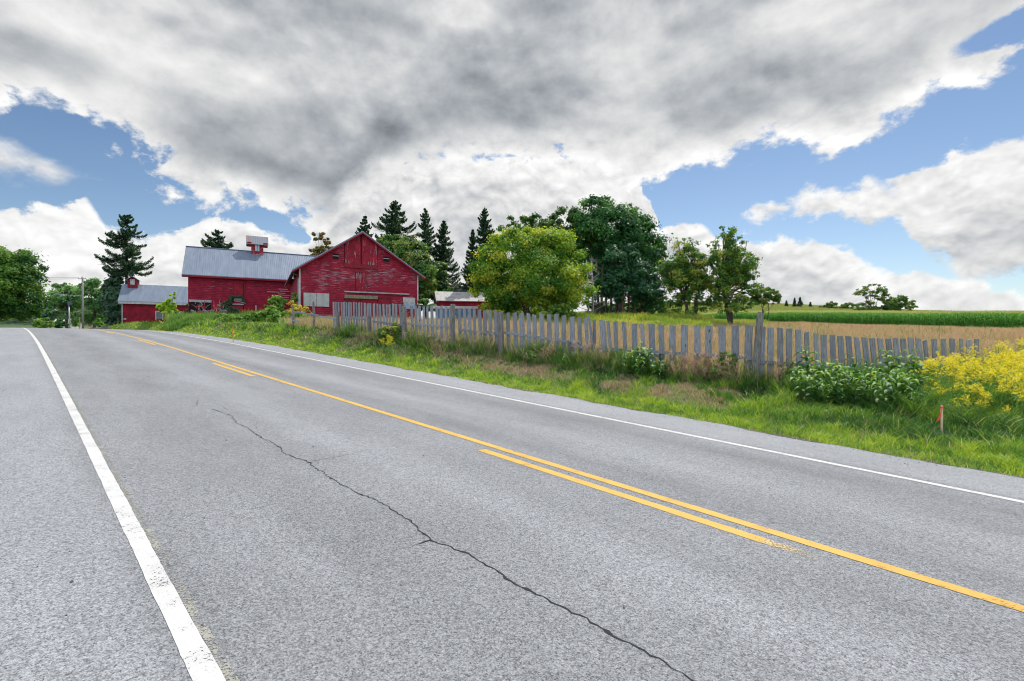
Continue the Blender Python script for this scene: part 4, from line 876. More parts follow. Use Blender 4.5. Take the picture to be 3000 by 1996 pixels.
# ------------------------------------------------------------------ trees
c4 = 'tree'
tree('maple_tree', 'dense dark green maple overhanging the left edge of the road', c4, 60, -70, [(-70, 800, 120, 75), (30, 780, 70, 55), (60, 830, 72, 55), (20, 870, 90, 60), (85, 868, 45, 40), (-60, 880, 110, 60), (95, 905, 28, 22), (40, 915, 70, 28), (0, 745, 50, 25)], LF['maple'], 60000, .30, 1, tr=.45, rc=.36, shell=.7, K=220)
spruce('spruce_tree', 'tall ragged lone spruce rising behind the little shed', 86, 372, 627, 800, 118, 2, n=12000, sparse=.34, prof=[(0, .75), (.12, .9), (.3, .95), (.34, .55), (.38, 1.05), (.5, .85), (.62, .72), (.8, .42), (.93, .25), (1, .05)], ls=.55, droop=.28)
tree('spruce_skirt', 'dark drooping spruce foliage left of the little shed', c4, 84, 350, [(345, 880, 32, 42), (330, 845, 22, 30), (360, 920, 35, 38), (338, 820, 18, 24), (395, 800, 14, 22)], LF['spruce'], 14000, .5, 3, tr=.3)
tree('locust_tree', 'airy grey-green tree behind the tall utility pole, leftmost of the pair', c4, 118, 195, [(180, 855, 30, 28), (200, 880, 40, 35), (170, 900, 22, 30), (205, 925, 40, 26), (180, 832, 14, 12), (206, 838, 7, 16)], LF['locust'], 15000, .46, 4, tr=.35, rc=.33, shell=.3, K=70)
tree('locust_tree', 'airy grey-green tree between the utility pole and the tall spruce', c4, 116, 275, [(270, 845, 34, 28), (245, 865, 28, 30), (290, 880, 32, 38), (265, 915, 45, 32), (285, 828, 10, 10), (310, 900, 20, 30), (246, 835, 8, 14)], LF['locust'], 17000, .46, 5, tr=.35, rc=.33, shell=.3, K=80)
for k, (x, yt, wd) in enumerate(((122, 893, 11), (138, 888, 13), (147, 895, 8))):
    tree('arborvitae', ['short left column of the dark arborvitae clump beyond the crest', 'tallest middle column of the dark arborvitae clump beyond the crest', 'slim right column of the dark arborvitae clump beyond the crest'][k], c4, 105+k, x, [(x, yt+42-j*9, wd*(1-j*.13), 12) for j in range(5)], LF['thuja'], 2500, .45, 30+k, 'arborvitae beyond the crest', tr=.1, twigs=0, shell=.6)
tree('round_bush', 'bright green rounded bush beside the left pole at the crest', 'bush', 95, 128, [(128, 948, 20, 14), (108, 952, 12, 9)], LF['bush'], 3500, .35, 35, tr=0)
tree('roadside_bush', 'low dark bush under the airy trees at the crest', 'bush', 100, 165, [(165, 950, 18, 10), (180, 952, 14, 7)], LF['dark'], 2500, .35, 36, tr=0)
tree('roadside_bush', 'loose yellow-tipped brush between the stop sign and the shed', 'bush', 96, 318, [(310, 952, 24, 12), (340, 955, 18, 10), (292, 948, 12, 14)], LF['bush'], 3500, .32, 37, tr=0)
spruce('spruce_tree', 'spruce top showing above the long barn roof', 88, 640, 673, 735, 92, 6, 'spruce', n=6000, ls=.5, prof=[(0, 1), (.4, .8), (.7, .5), (1, .06)])
tree('elm_tree', 'thin browning tree behind the left slope of the gable barn', c4, 76, 950, [(935, 692, 20, 12), (952, 702, 12, 14), (945, 740, 40, 16), (985, 745, 22, 14), (920, 750, 22, 10), (958, 722, 14, 14)], LF['brownish'], 5500, .38, 7, tr=.22, shell=.2, rc=.3, K=60)
spruce('spruce_tree', 'narrow spruce tip just above the gable barn peak', 84, 1070, 626, 700, 50, 8, n=3000, ls=.5)
spruce('spruce_tree', 'broad dark spruce directly right of the gable barn peak', 80, 1158, 588, 720, 122, 9, n=12000, ls=.55, prof=[(0, 1), (.3, .9), (.6, .62), (.85, .3), (1, .05)])
spruce('spruce_tree', 'spire-shaped spruce third from the gable barn peak', 76, 1246, 608, 860, 92, 10, n=14000, ls=.48, sparse=.06, prof=[(0, .8), (.4, .95), (.6, .75), (.8, .42), (1, .04)])
spruce('spruce_tree', 'shorter spire-shaped spruce behind the low red shed', 78, 1300, 643, 870, 92, 11, n=13000, ls=.48, prof=[(0, 1.0), (.35, .8), (.6, .6), (.8, .35), (1, .04)])
spruce('spruce_tree', 'tall black-green spruce just left of the yellow-green tree', 70, 1420, 605, 900, 104, 12, n=17000, ls=.5, prof=[(0, 1.1), (.3, .95), (.6, .62), (.85, .3), (1, .04)])
spruce('spruce_tree', 'smaller spruce leaning on the tall one left of the yellow-green tree', 71, 1385, 670, 900, 80, 13, n=11000, ls=.48)
tree('dark_maple', 'dark rounded tree low between the barn and the spires', c4, 74, 1285, [(1283, 800, 28, 32), (1275, 840, 34, 30), (1300, 850, 30, 26)], LF['darker'], 7000, .4, 14, tr=.25)
tree('maple_tree', 'soft green and browning maple at the right eave of the gable barn', c4, 68, 1185, [(1150, 712, 45, 24), (1200, 745, 48, 42), (1230, 790, 42, 45), (1245, 840, 30, 40), (1170, 760, 50, 40), (1238, 880, 28, 30), (1215, 705, 22, 16)], LF['mid'], 30000, .32, 15, tr=.35, rc=.34, K=150)
tree('yellow_green_tree', 'wide rounded yellow-green tree in the middle behind the fence', c4, 42, 1565, [(1500, 740, 72, 60), (1560, 720, 60, 50), (1620, 745, 65, 60), (1670, 780, 50, 60), (1445, 800, 55, 62), (1430, 860, 48, 52), (1500, 840, 80, 70), (1590, 820, 90, 75), (1680, 850, 52, 60), (1560, 890, 110, 36), (1660, 890, 66, 34), (1440, 905, 40, 20), (1530, 692, 30, 18), (1655, 735, 35, 30)], LF['yellow'], 100000, .175, 16, tr=.32, rc=.36, shell=.72, stems=2, K=260)
tree('ash_tree', 'dark green spreading tree behind the yellow-green tree', c4, 60, 1560, [(1520, 660, 50, 26), (1590, 655, 65, 28), (1660, 650, 55, 40), (1480, 690, 38, 30), (1600, 700, 90, 40), (1440, 735, 40, 30), (1700, 720, 50, 60)], LF['darker'], 34000, .29, 17, tr=.4, rc=.32, K=200)
tree('tall_ash_tree', 'tallest dark green crown in the middle, right of centre', c4, 56, 1815, [(1745, 620, 50, 42), (1800, 610, 48, 34), (1850, 640, 52, 40), (1780, 680, 85, 70), (1880, 700, 55, 60), (1915, 740, 38, 50), (1830, 760, 90, 60), (1745, 760, 45, 70), (1710, 660, 30, 30), (1925, 790, 25, 35), (1770, 592, 20, 14), (1725, 600, 18, 16), (1850, 610, 16, 14)], LF['dark'], 66000, .27, 18, tr=.5, rc=.34, shell=.72, K=300)
tree('pine_tree', 'blue-green pine mass with bare lower trunk below the tall crown', c4, 50, 1820, [(1800, 760, 40, 40), (1850, 800, 60, 50), (1890, 850, 48, 48), (1780, 830, 50, 40), (1830, 850, 70, 35), (1910, 890, 35, 25), (1850, 740, 30, 30)], LF['pine'], 32000, .22, 19, tr=.2, rc=.30, bark=BARKR, K=240, shell=.5)
tree('grove_undergrowth', 'dark brush in the shade behind the bare trunks', 'bush', 64, 1850, [(1760, 905, 30, 22), (1810, 900, 40, 26), (1870, 900, 40, 30), (1920, 905, 30, 30), (1730, 880, 20, 40)], LF['dark'], 14000, .3, 119, tr=0)
rng = np.random.RandomState(77)
for k, x in enumerate((1738, 1752, 1763, 1777, 1788, 1806, 1823, 1838, 1858, 1880)):
    Y = 53+rng.rand()*7; X = px(x, Y); z0 = gzf(X, Y); T = thing('bare_trunk', ['leftmost slim bare trunk in the gap under the tall crown', 'bare trunk second from the left under the tall crown', 'bare trunk third from the left under the tall crown', 'bare trunk fourth from the left under the tall crown', 'bare trunk left of the pinkish pine trunk', 'bare trunk just behind the pinkish pine trunk', 'bare trunk first right of the pinkish pine trunk', 'bare trunk second right of the pinkish pine trunk', 'bare trunk third right of the pinkish pine trunk', 'rightmost bare trunk under the blue-green pine'][k], 'tree', (X, Y, z0), 'bare trunks of the grove')
    mb = MB(); r = .10+.08*rng.rand(); mb.tube([(X, Y, z0-.2), (X+rng.randn()*.1, Y, z0+3), (X+rng.randn()*.25, Y, z0+7)], [r*1.2, r, r*.7], 7); mb.build('trunk', BARK, T, True)
    mb = MB()
    for j in range(5):
        z = z0+1.2+rng.rand()*4; a = rng.rand()*6.28; L_ = .5+rng.rand()*.9; mb.tube([(X, Y, z), (X+math.cos(a)*L_, Y+math.sin(a)*L_, z+.1+rng.rand()*.4)], [.025, .008], 4, False)
    mb.build('branch', BARKG, T)
def dead(name, label, x, Y, ytop, seed, bare=True, n=12, sp=1.6, r0=.09, px_w=20):
    rng = np.random.RandomState(seed); X = px(x, Y); z0 = gzf(X, Y); zt = pz(ytop, Y); T = thing(name, label, 'tree', (X, Y, z0)); mb = MB()
    mb.tube([(X, Y, z0-.2), (X+.1, Y, (z0+zt)/2), (X-.15, Y, zt)], [r0, r0*.7, .015], 6); mb.build('trunk', BARKG, T, True); mb = MB()
    for j in range(n):
        f = .2+.78*rng.rand(); z = z0+(zt-z0)*f; a = rng.choice([0, 3.14])+rng.randn()*.6; L_ = sp*(1.1-f)*(.5+rng.rand()); b = np.array([X+math.cos(a)*L_, Y+math.sin(a)*L_*.5, z+L_*.6*rng.rand()])
        mb.tube([(X, Y, z), (np.array([X, Y, z])+b)/2+(0, 0, -.05), b], [.03, .02, .006], 4, False)
        for q in range(3): c = b+rng.randn(3)*.25*sp/2; mb.tube([(np.array([X, Y, z])*.4+b*.6), c], [.012, .004], 4, False)
    mb.build('branch', BARKG, T)
dead('dead_tree', 'bare grey dead tree right beside the yellow-green tree', 1736, 47, 752, 5, n=26, sp=1.9)
dead('dead_tree', 'smaller bleached dead snag against the dark grove', 1722, 48, 760, 6, n=16, sp=1.3)
AP = dict(rc=.30, shell=.25, bark=BARK)
tree('apple_tree', 'sparse yellowing many-stemmed tree, left of the two before the cornfield', c4, 48, 2030, [(1995, 728, 34, 30), (1975, 775, 38, 38), (2035, 745, 30, 44), (2015, 705, 20, 16), (1975, 830, 42, 30), (2055, 830, 35, 45), (1970, 880, 40, 26), (2020, 870, 48, 35), (1985, 702, 14, 12), (2030, 700, 12, 14), (1935, 770, 14, 12), (1950, 905, 34, 18), (2060, 890, 34, 24), (2000, 905, 50, 22), (1985, 800, 50, 50), (2035, 800, 40, 60)], LF['apple'], 19000, .19, 20, tr=.2, stems=4, twigs=90, K=330, **AP)
tree('apple_tree', 'taller sparse tree with dark visible limbs, right of the two before the cornfield', c4, 47, 2150, [(2125, 690, 32, 26), (2150, 730, 40, 38), (2190, 760, 32, 34), (2100, 770, 38, 40), (2165, 800, 50, 40), (2195, 835, 38, 28), (2105, 840, 40, 40), (2160, 870, 52, 32), (2188, 705, 9, 16), (2120, 668, 14, 10), (2215, 790, 16, 16), (2220, 860, 22, 10), (2092, 720, 20, 20), (2130, 900, 50, 22), (2180, 895, 40, 20), (2100, 880, 40, 26), (2150, 790, 44, 50)], LF['apple'], 23000, .18, 21, tr=.22, stems=4, twigs=110, K=380, **AP)
tree('hedge_bush', 'green bush at the right foot of the taller sparse tree', 'bush', 62, 2240, [(2225, 870, 28, 22), (2262, 868, 22, 20), (2240, 855, 22, 14), (2275, 882, 12, 16)], LF['mid'], 6000, .28, 22, tr=.1, stems=2)
for k, (x, yt, wd) in enumerate(((2304, 880, 13), (2328, 872, 14), (2344, 870, 19), (2374, 884, 11))):
    spruce('small_spruce', ['lone small spruce on the hill skyline, leftmost of four', 'slim small spruce second from left on the skyline', 'widest small spruce on the skyline, in the pair', 'smallest spruce, rightmost of the four on the skyline'][k], 205, x, yt, 905, wd, 40+k, n=900, ls=.9, group='small spruces on the skyline')
for k, (x, y, rx, ry, lb) in enumerate(((2412, 902, 10, 7, 'small shrub at the left of the skyline shrub row'), (2437, 896, 15, 11, 'rounded shrub standing highest in the skyline shrub row'), (2470, 902, 13, 8, 'low shrub in the middle of the skyline shrub row'), (2488, 899, 12, 10, 'last shrub of the skyline row before the vase-shaped tree'))):
    tree('skyline_shrub', lb, 'bush', 200, x, [(x, y, rx, ry), (x-rx*.5, y+4, rx*.6, ry*.7)], LF['mid'], 1200, .9, 50+k, 'shrubs on the skyline', tr=.1, twigs=4)
tree('vase_tree', 'thin vase-shaped half-bare tree on the skyline', c4, 150, 2545, [(2550, 848, 44, 16), (2530, 862, 25, 16), (2575, 862, 24, 18), (2540, 900, 30, 18), (2565, 905, 34, 14), (2520, 905, 20, 14)], LF['mid'], 5200, .42, 60, tr=.25, stems=5, twigs=60, shell=.3, K=120)
tree('hill_tree', 'low spreading tree right of the vase-shaped tree on the skyline', c4, 148, 2635, [(2640, 885, 34, 18), (2610, 895, 24, 18), (2668, 890, 18, 16), (2640, 905, 40, 12), (2600, 880, 16, 12)], LF['mid'], 6000, .5, 61, tr=.22, stems=3, K=110)
# saplings and bushes by the barns
tree('lime_sapling', 'bright lime-green sapling in front of the little shed window', 'sapling', 52, 500, [(510, 868, 9, 12), (500, 888, 16, 12), (480, 900, 24, 12), (495, 912, 20, 12), (470, 895, 14, 8), (505, 925, 12, 10)], LF['lime'], 3600, .24, 62, tr=.07, K=60, aspect=.8)
BU = [('green_bush', 'rounded green bush at the joint of the two big barns', 44, 815, [(812, 885, 20, 18), (800, 900, 22, 14), (825, 905, 22, 14)], 'bush', 5000, .17),
      ('wild_bush', 'pale green bush left of the old fence post', 38, 822, [(815, 930, 26, 18), (845, 925, 14, 16), (795, 938, 16, 10)], 'bush', 5000, .15),
      ('vine_bush', 'dark green climber at the left corner of the gable barn', 44.5, 862, [(864, 868, 7, 13), (862, 885, 9, 12)], 'bush', 1800, .15),
      ('orange_bush', 'yellow-orange bush under the boarded barn window', 38, 880, [(862, 895, 18, 13), (885, 905, 16, 12), (870, 915, 24, 14)], 'orange', 4500, .13),
      ('wild_bush', 'ragged green bush around the old rail posts', 33, 890, [(885, 935, 22, 20), (868, 945, 18, 14), (905, 925, 12, 16)], 'bush', 4500, .13),
      ('low_bush', 'low spreading bush below the long barn door', 42, 690, [(690, 935, 34, 12), (725, 938, 30, 10), (665, 930, 18, 9)], 'bush', 6500, .16),
      ('low_bush', 'darker low bush at the foot of the long barn, right half', 42, 745, [(745, 930, 22, 14), (768, 935, 16, 10)], 'bush', 4200, .16),
      ('barn_front_bush', 'leafy bush left of the low spreading bush, by the farm machinery', 43, 655, [(650, 928, 16, 12), (668, 935, 16, 9)], 'weed', 3800, .15),
      ('barn_front_bush', 'tallest leafy bush before the joint of the barns, right of the low bushes', 41, 792, [(785, 922, 22, 16), (800, 910, 14, 12)], 'bush', 5000, .15),
      ('barn_front_bush', 'mixed yellowish bush at the foot of the first rail post', 36, 850, [(845, 938, 18, 14), (862, 930, 12, 12), (835, 945, 14, 8)], 'meadow', 4500, .13),
      ('fence_bush', 'yellowish bush growing through the far part of the picket fence', 21.3, 1145, [(1128, 975, 20, 18), (1158, 968, 18, 22), (1140, 990, 24, 10)], 'meadow', 4200, .08),
      ('fence_bush', 'grey-green aster clump covering the pickets left of the tall post', 12.7, 2105, [(2100, 1085, 42, 28), (2128, 1058, 26, 32), (2072, 1070, 20, 28), (2140, 1100, 30, 22)], 'weed', 6500, .045),
      ('fence_bush', 'low bramble at the foot of the pickets right of the leaning pole', 14.3, 1808, [(1798, 1072, 22, 22), (1830, 1088, 30, 16), (1780, 1090, 22, 14)], 'weed', 4200, .05),
      ('fence_bush', 'dense tangle at the foot of the tall post', 12.2, 2290, [(2270, 1135, 40, 22), (2315, 1115, 34, 34), (2240, 1150, 30, 16)], 'weed', 5500, .045),
      ('fence_bush', 'small dark weed clump against the middle of the fence', 16.0, 1560, [(1555, 1040, 20, 14), (1585, 1046, 16, 10)], 'weed', 2200, .05),
      ('ivy_clump', 'dark ivy at the left corner of the long barn', 52, 547, [(548, 900, 5, 14), (545, 920, 8, 14)], 'ivy', 1500, .2),
      ('shed_bush', 'small dark bush between the lime sapling and the farm machinery', 50, 522, [(520, 925, 18, 14), (500, 935, 14, 10), (540, 932, 14, 10)], 'weed', 3500, .2),
      ('barn_side_bush', 'green bush at the right corner of the gable barn', 47, 1245, [(1240, 890, 20, 18), (1262, 902, 18, 12), (1280, 908, 12, 8)], 'mid', 4500, .18),
      ('pasture_bush', 'bright green bush in front of the grove, right of the yellow-green tree', 40, 1660, [(1640, 905, 34, 16), (1670, 895, 24, 14), (1620, 920, 24, 12), (1665, 925, 30, 14)], 'bush', 9000, .15),
      ('tree_foot_bush', 'dark brush round the foot of the left sparse tree', 46, 2035, [(2030, 925, 24, 16), (2050, 935, 14, 10)], 'weed', 3000, .17)]
for k, (nm, lb, Y, xb, lob, mt, n, ls) in enumerate(BU):
    tree(nm, lb, 'bush', Y, xb, lob, LF[mt], n, ls, 100+k, tr=0, rc=.35, shell=.4, leafname='foliage')
# creeper on the long barn wall
rng = np.random.RandomState(9); C = []
for a, b, r in z2b([(900, 1120)]) and [((905, 1118), (1050, 1110), 8), ((900, 1110), (885, 1200), 14), ((880, 1190), (740, 1250), 22), ((820, 1210), (760, 1330), 24), ((1050, 1110), (1090, 1180), 7), ((900, 1300), (1000, 1390), 30), ((740, 1230), (720, 1300), 16), ((860, 1290), (900, 1380), 22)]:
    n = 500 if r > 20 else 260
    f = rng.rand(n)[:, None]; q = np.array(a)*(1-f)+np.array(b)*f+rng.randn(n, 2)*r*.8
    for p_ in q: u, z = LBF.uz(500+p_[0]/5.0575, 650+p_[1]/5.0575, -.15); C.append((*LBF.w(u, -.08-.25*rng.rand(), z)[:2], z))
C = np.array(C); o0 = np.array(LBF.w(5, -.2, LBase+.4)); T = thing('creeper', 'dark creeper climbing the front of the long barn', 'vine', tuple(o0))
obj('foliage', leafmesh('foliage', C-o0, rng.randn(len(C), 3)*.5+np.array([.2, -1, .4]), .17*(.6+.8*rng.rand(len(C))), rng.rand(len(C)), LF['ivy'], rng, .8), T)
# ------------------------------------------------------------------ farm machinery leaning on the barn
def machine(xc, Y, label, seed, flip):
    rng = np.random.RandomState(seed); X = px(xc, Y); z0 = gzf(X, Y); T = thing('farm_machine', label, 'farm machinery', (X, Y, z0), 'hay machines stored by the barn')
    s = flip; H = pz(885, Y)-z0; red = plain('faded_machine_red', (.36, .03, .045), .6, .35, 6)
    mb = MB()
    mb.bar((X-s*.55, Y-.35, z0), (X+s*.35, Y+.1, z0+H*.72), .10, .08); mb.bar((X-s*.15, Y-.3, z0+.1), (X+s*.5, Y+.2, z0+H*.8), .07, .07)
    mb.bar((X-s*.7, Y-.2, z0+.1), (X+s*.1, Y+.1, z0+H*.55), .06, .06); mb.bar((X-.75, Y, z0+H*.55), (X+.85, Y+.05, z0+H*.62), .09, .09); mb.bar((X-.6, Y+.1, z0+H*.82), (X+.5, Y+.1, z0+H*.78), .06, .06)
    mb.bar((X+s*.3, Y, z0+H*.5), (X+s*.5, Y, z0+H*1.05), .05, .05); mb.build('frame', red, T)
    for cx in (-.62, .62):
        mb = MB(); c = np.array([X+cx, Y-.1, z0+H*.56]); n = 20; V = []; ax = np.array([.35*s, .55, .75]); ax /= np.linalg.norm(ax); u = np.cross(ax, (1, 0, 0)); u /= np.linalg.norm(u); v = np.cross(ax, u)
        pts = [c+(u*math.cos(2*math.pi*k/n)+v*math.sin(2*math.pi*k/n))*.24 for k in range(n+1)]; mb.tube(pts, .075, 8, False); ty = mb.build('wheel', plain('worn_tyre', (.16, .17, .19), .8, .3, 9), T)
        mb = MB(); mb.tube([c-ax*.04, c+ax*.04], .17, 14); mb.build('rim', WHITET, T if False else ty)
    for k in range(16):
        a = rng.rand()*3.14; b = np.array([X+rng.uniform(-.55, .6), Y+rng.uniform(-.3, .3), z0+H*(.55+.4*rng.rand())]); L_ = .25+.4*rng.rand()
        mb = MB(); mb.tube([b, b+np.array([math.cos(a)*.6, rng.randn()*.2, abs(math.sin(a))])*L_*.6, b+np.array([math.cos(a)*1.1, rng.randn()*.3, abs(math.sin(a))*.9+.15])*L_], [.018, .014, .01], 5); mb.build('tine', GREYB if k % 3 else red, T)
machine(586, 50.5, 'red tine machine with raised tyres, nearer the barn\'s left corner', 3, 1)
machine(640, 51.5, 'red tine machine with raised tyres, nearer the creeper', 4, -1)
P_ = (px(750, 51), 51); mb = MB(); zg = gzf(*P_); o_ = None
mb.tube([(0, 0, -.1), (0, 0, pz(895, 51)-zg)], .05, 8); o_ = obj('white_post', mk('white_post', mb.V, mb.F, WHITEP)); o_.location = (P_[0], P_[1], zg); tag(o_, 'thin white upright pipe in front of the long barn', 'post')
# heap of old boards
T = thing('board_heap', 'heap of old grey boards at the foot of the long barn', 'lumber pile', (px(615, 49), 49, gzf(px(615, 49), 49))); rng = np.random.RandomState(12)
for k in range(14):
    a = np.array([px(600+rng.rand()*30, 49), 49+rng.rand()*.6, T.location[2]+.05+k*.045]); d = np.array([rng.uniform(.7, 1.4), rng.randn()*.3, rng.randn()*.1]); mb = MB(); mb.bar(a-d/2, a+d/2, .14, .03); mb.build('board', GREYB, T)
# ------------------------------------------------------------------ poles, wires, signs at the crest
def pole(name, label, x, Y, ytop, r, arms=(), mat=POLEW):
    X = px(x, Y); z0 = gzf(X, Y); zt = pz(ytop, Y); T = thing(name, label, 'utility pole', (X, Y, z0))
    mb = MB(); mb.tube([(X, Y, z0-.3), (X, Y, (z0+zt)/2), (X-.12, Y, zt)], [r, r*.85, r*.65], 10); mb.build('pole', mat, T, True); return T, X, z0, zt
T, X, z0, zt = pole('utility_pole', 'tall wooden utility pole with short crossarms standing at the crest', 243, 112, 811, .23)
mb = MB(); mb.box((X-.95, 111.8, zt-.55), (X+.8, 111.95, zt-.42)); mb.build('crossarm', POLEW, T)
for dx_ in (-.85, -.3, .3, .7):
    mb = MB(); mb.tube([(X+dx_, 111.88, zt-.42), (X+dx_, 111.88, zt-.2)], [.05, .035], 7); mb.build('insulator', GREYB, T)
mb = MB(); mb.tube([(X-.1, 112, zt-4.3), (X-3.4, 112, zt-4.1), (X-5.9, 112, zt-3.9)], .05, 6); mb.build('lamp_arm', GALV, T)
mb = MB(); mb.tube([(X-5.9, 112, zt-3.9), (X-6.5, 112, zt-3.95)], [.12, .1], 8); mb.build('lamp_head', GALV, T)
mb = MB(); mb.box((X-.5, 111.6, z0), (X-.38, 111.75, z0+3.3)); mb.build('cable_guard', plain('yellow_guard', (.45, .27, .14), .7), T)
MT = (X, 112, zt)
T, X2, z02, zt2 = pole('lamp_post', 'short grey post with a boxy lamp left of the utility pole', 203.5, 108, 893, .16, mat=GALV)
mb = MB(); mb.box((X2-.32, 107.75, zt2-.1), (X2+.32, 108.25, zt2)); mb.box((X2-.25, 107.8, zt2), (X2+.25, 108.2, zt2+.65)); mb.build('lamp_box', plain('dark_lamp', (.06, .07, .10), .5), T)
T, X3, z03, zt3 = pole('utility_pole', 'slim pale pole at the far left of the crest near the arborvitae', 110.5, 100, 895, .13, mat=GREYB)
def wire(a, b, sag, label, r=.022):
    a = np.array(a, float); b = np.array(b, float); mb = MB(); n = 14
    mb.tube([a+(b-a)*k/n-np.array([0, 0, sag*4*(k/n)*(1-k/n)]) for k in range(n+1)], r, 4, False); o = mb.build('power_line', plain('wire_black', (.06, .06, .07), .6)); tag(o, label, 'wire')
wire((MT[0]-.85, 112, zt-.2), (-150, 95, 18), 1.2, 'topmost wire running left from the utility pole')
wire((MT[0]-.3, 112, MT[2]-.45), (-150, 96, 17.4), 1.3, 'lower of the top wires running left from the utility pole')
wire((X3, 100, zt3-.4), (MT[0], 112, MT[2]-7.5), .5, 'low wire between the slim pole and the utility pole')
wire((X3, 100, zt3-2.6), (MT[0], 112, MT[2]-9), .3, 'lowest wire between the slim pole and the utility pole')
wire((MT[0]+.2, 112, MT[2]-6.8), (px(352, 74), 74.2, pz(880, 74)), .5, 'service wire from the utility pole to the little shed')
# stop sign
Y = 118.; X = px(262.5, Y); z0 = gzf(X, Y); zc = pz(951, Y)
T = thing('stop_sign', 'red octagonal stop sign beside the utility pole', 'sign', (X, Y, z0)); r = .52
mb = MB(); oc = [(X+r*math.cos(R(22.5+45*k)), Y, zc+r*math.sin(R(22.5+45*k))) for k in range(8)]; mb.prism(oc, (0, .02, 0)); fa = mb.build('face', plain('sign_white', (.7, .7, .7), .4, .05), T)
mb = MB(); r2 = r*.93; mb.prism([(X+r2*math.cos(R(22.5+45*k)), Y-.004, zc+r2*math.sin(R(22.5+45*k))) for k in range(8)], (0, -.008, 0)); rd = mb.build('red_field', plain('sign_red', (.62, .02, .03), .4, .05), T)
tx = bpy.data.curves.new('lettering', 'FONT'); tx.body = 'STOP'; tx.size = .42; tx.align_x = 'CENTER'; tx.align_y = 'CENTER'; tx.extrude = .004; tx.materials.append(bpy.data.materials['sign_white'])
tmp = bpy.data.objects.new('lettering_curve', tx); COL.objects.link(tmp); bpy.context.view_layer.update(); tm = bpy.data.meshes.new_from_object(tmp.evaluated_get(bpy.context.evaluated_depsgraph_get())); bpy.data.objects.remove(tmp)
to = obj('lettering', tm, T); to.location = (0, -.02, zc-z0); to.rotation_euler = (R(90), 0, 0)
mb = MB(); mb.bar((X, Y+.06, z0-.2), (X, Y+.06, zc+r), .06, .05, (1, 0, 0)); mb.build('post', GALV, T)
# white roof glimpsed behind the brush
F8 = Frame(152, 160, 4); T = broot('white_outbuilding', 'low white building glimpsed under the airy trees beyond the crest', 'building', F8, 0); zg = gzf(*F8.w(0, 0, 0)[:2])
mb = LB(); mb.box((0, 0, zg), (6, 4, pz(943, 160))); mb.build('wall', WHITET, T); mb = LB(); roof_slab(mb, -.3, -.3, pz(942.5, 160), -.3, 2, pz(935.5, 160), (6.6, 0, 0)); roof_slab(mb, -.3, 4.3, pz(942.5, 160), -.3, 2, pz(935.5, 160), (6.6, 0, 0)); mb.build('roof', WHITEP, T)
# ------------------------------------------------------------------ grasses and weeds (ground cover)
def blades(name, X, Y, Zb, H, Wd, val, mat, lean=.35, seed=0, kind='stuff', label=None, seg3=True, cat=None):
    rng = np.random.RandomState(seed); n = len(X); a = rng.rand(n)*6.283; d = np.stack([np.cos(a), np.sin(a)], -1)
    la = rng.rand(n)*6.283; L = np.stack([np.cos(la), np.sin(la)], -1)*(H*lean*(.3+1.2*rng.rand(n)))[:, None]
    base = np.stack([X, Y], -1); V = np.zeros((n, 6, 3), np.float32)
    for k, (f, ww) in enumerate(((0, 1.), (.55, .8), (1., .12))):
        c = base+L*f**1.8; zz_ = Zb+H*f*(1-.25*lean*f)
        for j, sg in enumerate((-1, 1)):
            V[:, k*2+j, :2] = c+d*(sg*Wd*ww*.5)[:, None]; V[:, k*2+j, 2] = zz_
    i = np.arange(n)*6; Fq = np.concatenate([np.stack([i, i+1, i+3, i+2], -1), np.stack([i+2, i+3, i+5, i+4], -1)])
    o = obj(name, mk(name, V.reshape(-1, 3), Fq, mat, {'v': np.repeat(val, 6)})); o['kind'] = kind
    if label: o['label'] = label
    return o
def infov(X, Y, m=.5): t = X/np.maximum(Y, .1); return (np.abs(t) < 1.03+m+1.2/np.maximum(Y, 1)) & (Y > 1)
rng = np.random.RandomState(11)
def fence_l(s):
    xs = np.array([on_fence(x) for x in range(845, 2216, 40)]); ss_, ll = sl(xs[:, 0], xs[:, 1]); o = np.argsort(ss_); return np.interp(s, ss_[o], ll[o])
# verge grass: sample in (s, l)
def samp(n, s0, s1, l0, l1, dens):
    s = rng.uniform(s0, s1, n); l = rng.uniform(l0, l1, n); X, Y = xy(s, l+cen(s)); d = np.hypot(X, Y); k = infov(X, Y) & (rng.rand(n) < dens(d, s, l)); return X[k], Y[k], s[k], l[k], d[k]
def fen_mask(s, l): fl = np.where(s > 4.7, fence_l(s), 99); return fl
X, Y, s_, l_, d_ = samp(1650000, -20, 90, 8.85, 19.5, lambda d, s, l: np.clip((9.5/d)**1.7, 0, 1)*np.where(l < fence_l(np.maximum(s, 4.7))+.3+np.clip(4.7-s, 0, 20)*2, 1, 0))
k = rng.rand(len(X)) < np.interp(l_-(fb(X*2.2, Y*2.2, 55, 3)-.5)*.6, [8.88, 9.06, 9.24], [.0, .45, 1]); X, Y, s_, l_, d_ = [q[k] for q in (X, Y, s_, l_, d_)]
br = fb(X*.55, Y*.55, 21, 4); br2 = fb(X*2.3, Y*2.3, 31, 3); cl = fb(X*1.8, Y*1.8, 41, 3); tu = vn(X*4.3, Y*4.3, 47)
fl = fence_l(np.maximum(s_, 4.7)); bank = sstep(l_, 9.9, 10.8)
dk = br*.6+br2*.4; thr = np.interp(s_, [-3, 1, 4, 12], [.56, .54, .50, .50])-.085*np.exp(-((l_-fl+1.05)/.75)**2)*(s_ > 3.5)*(s_ < 30)+.05*(s_ > 30); deadp = sstep(dk, thr, thr+.05)*bank
dead_m = rng.rand(len(X)) < deadp*.93
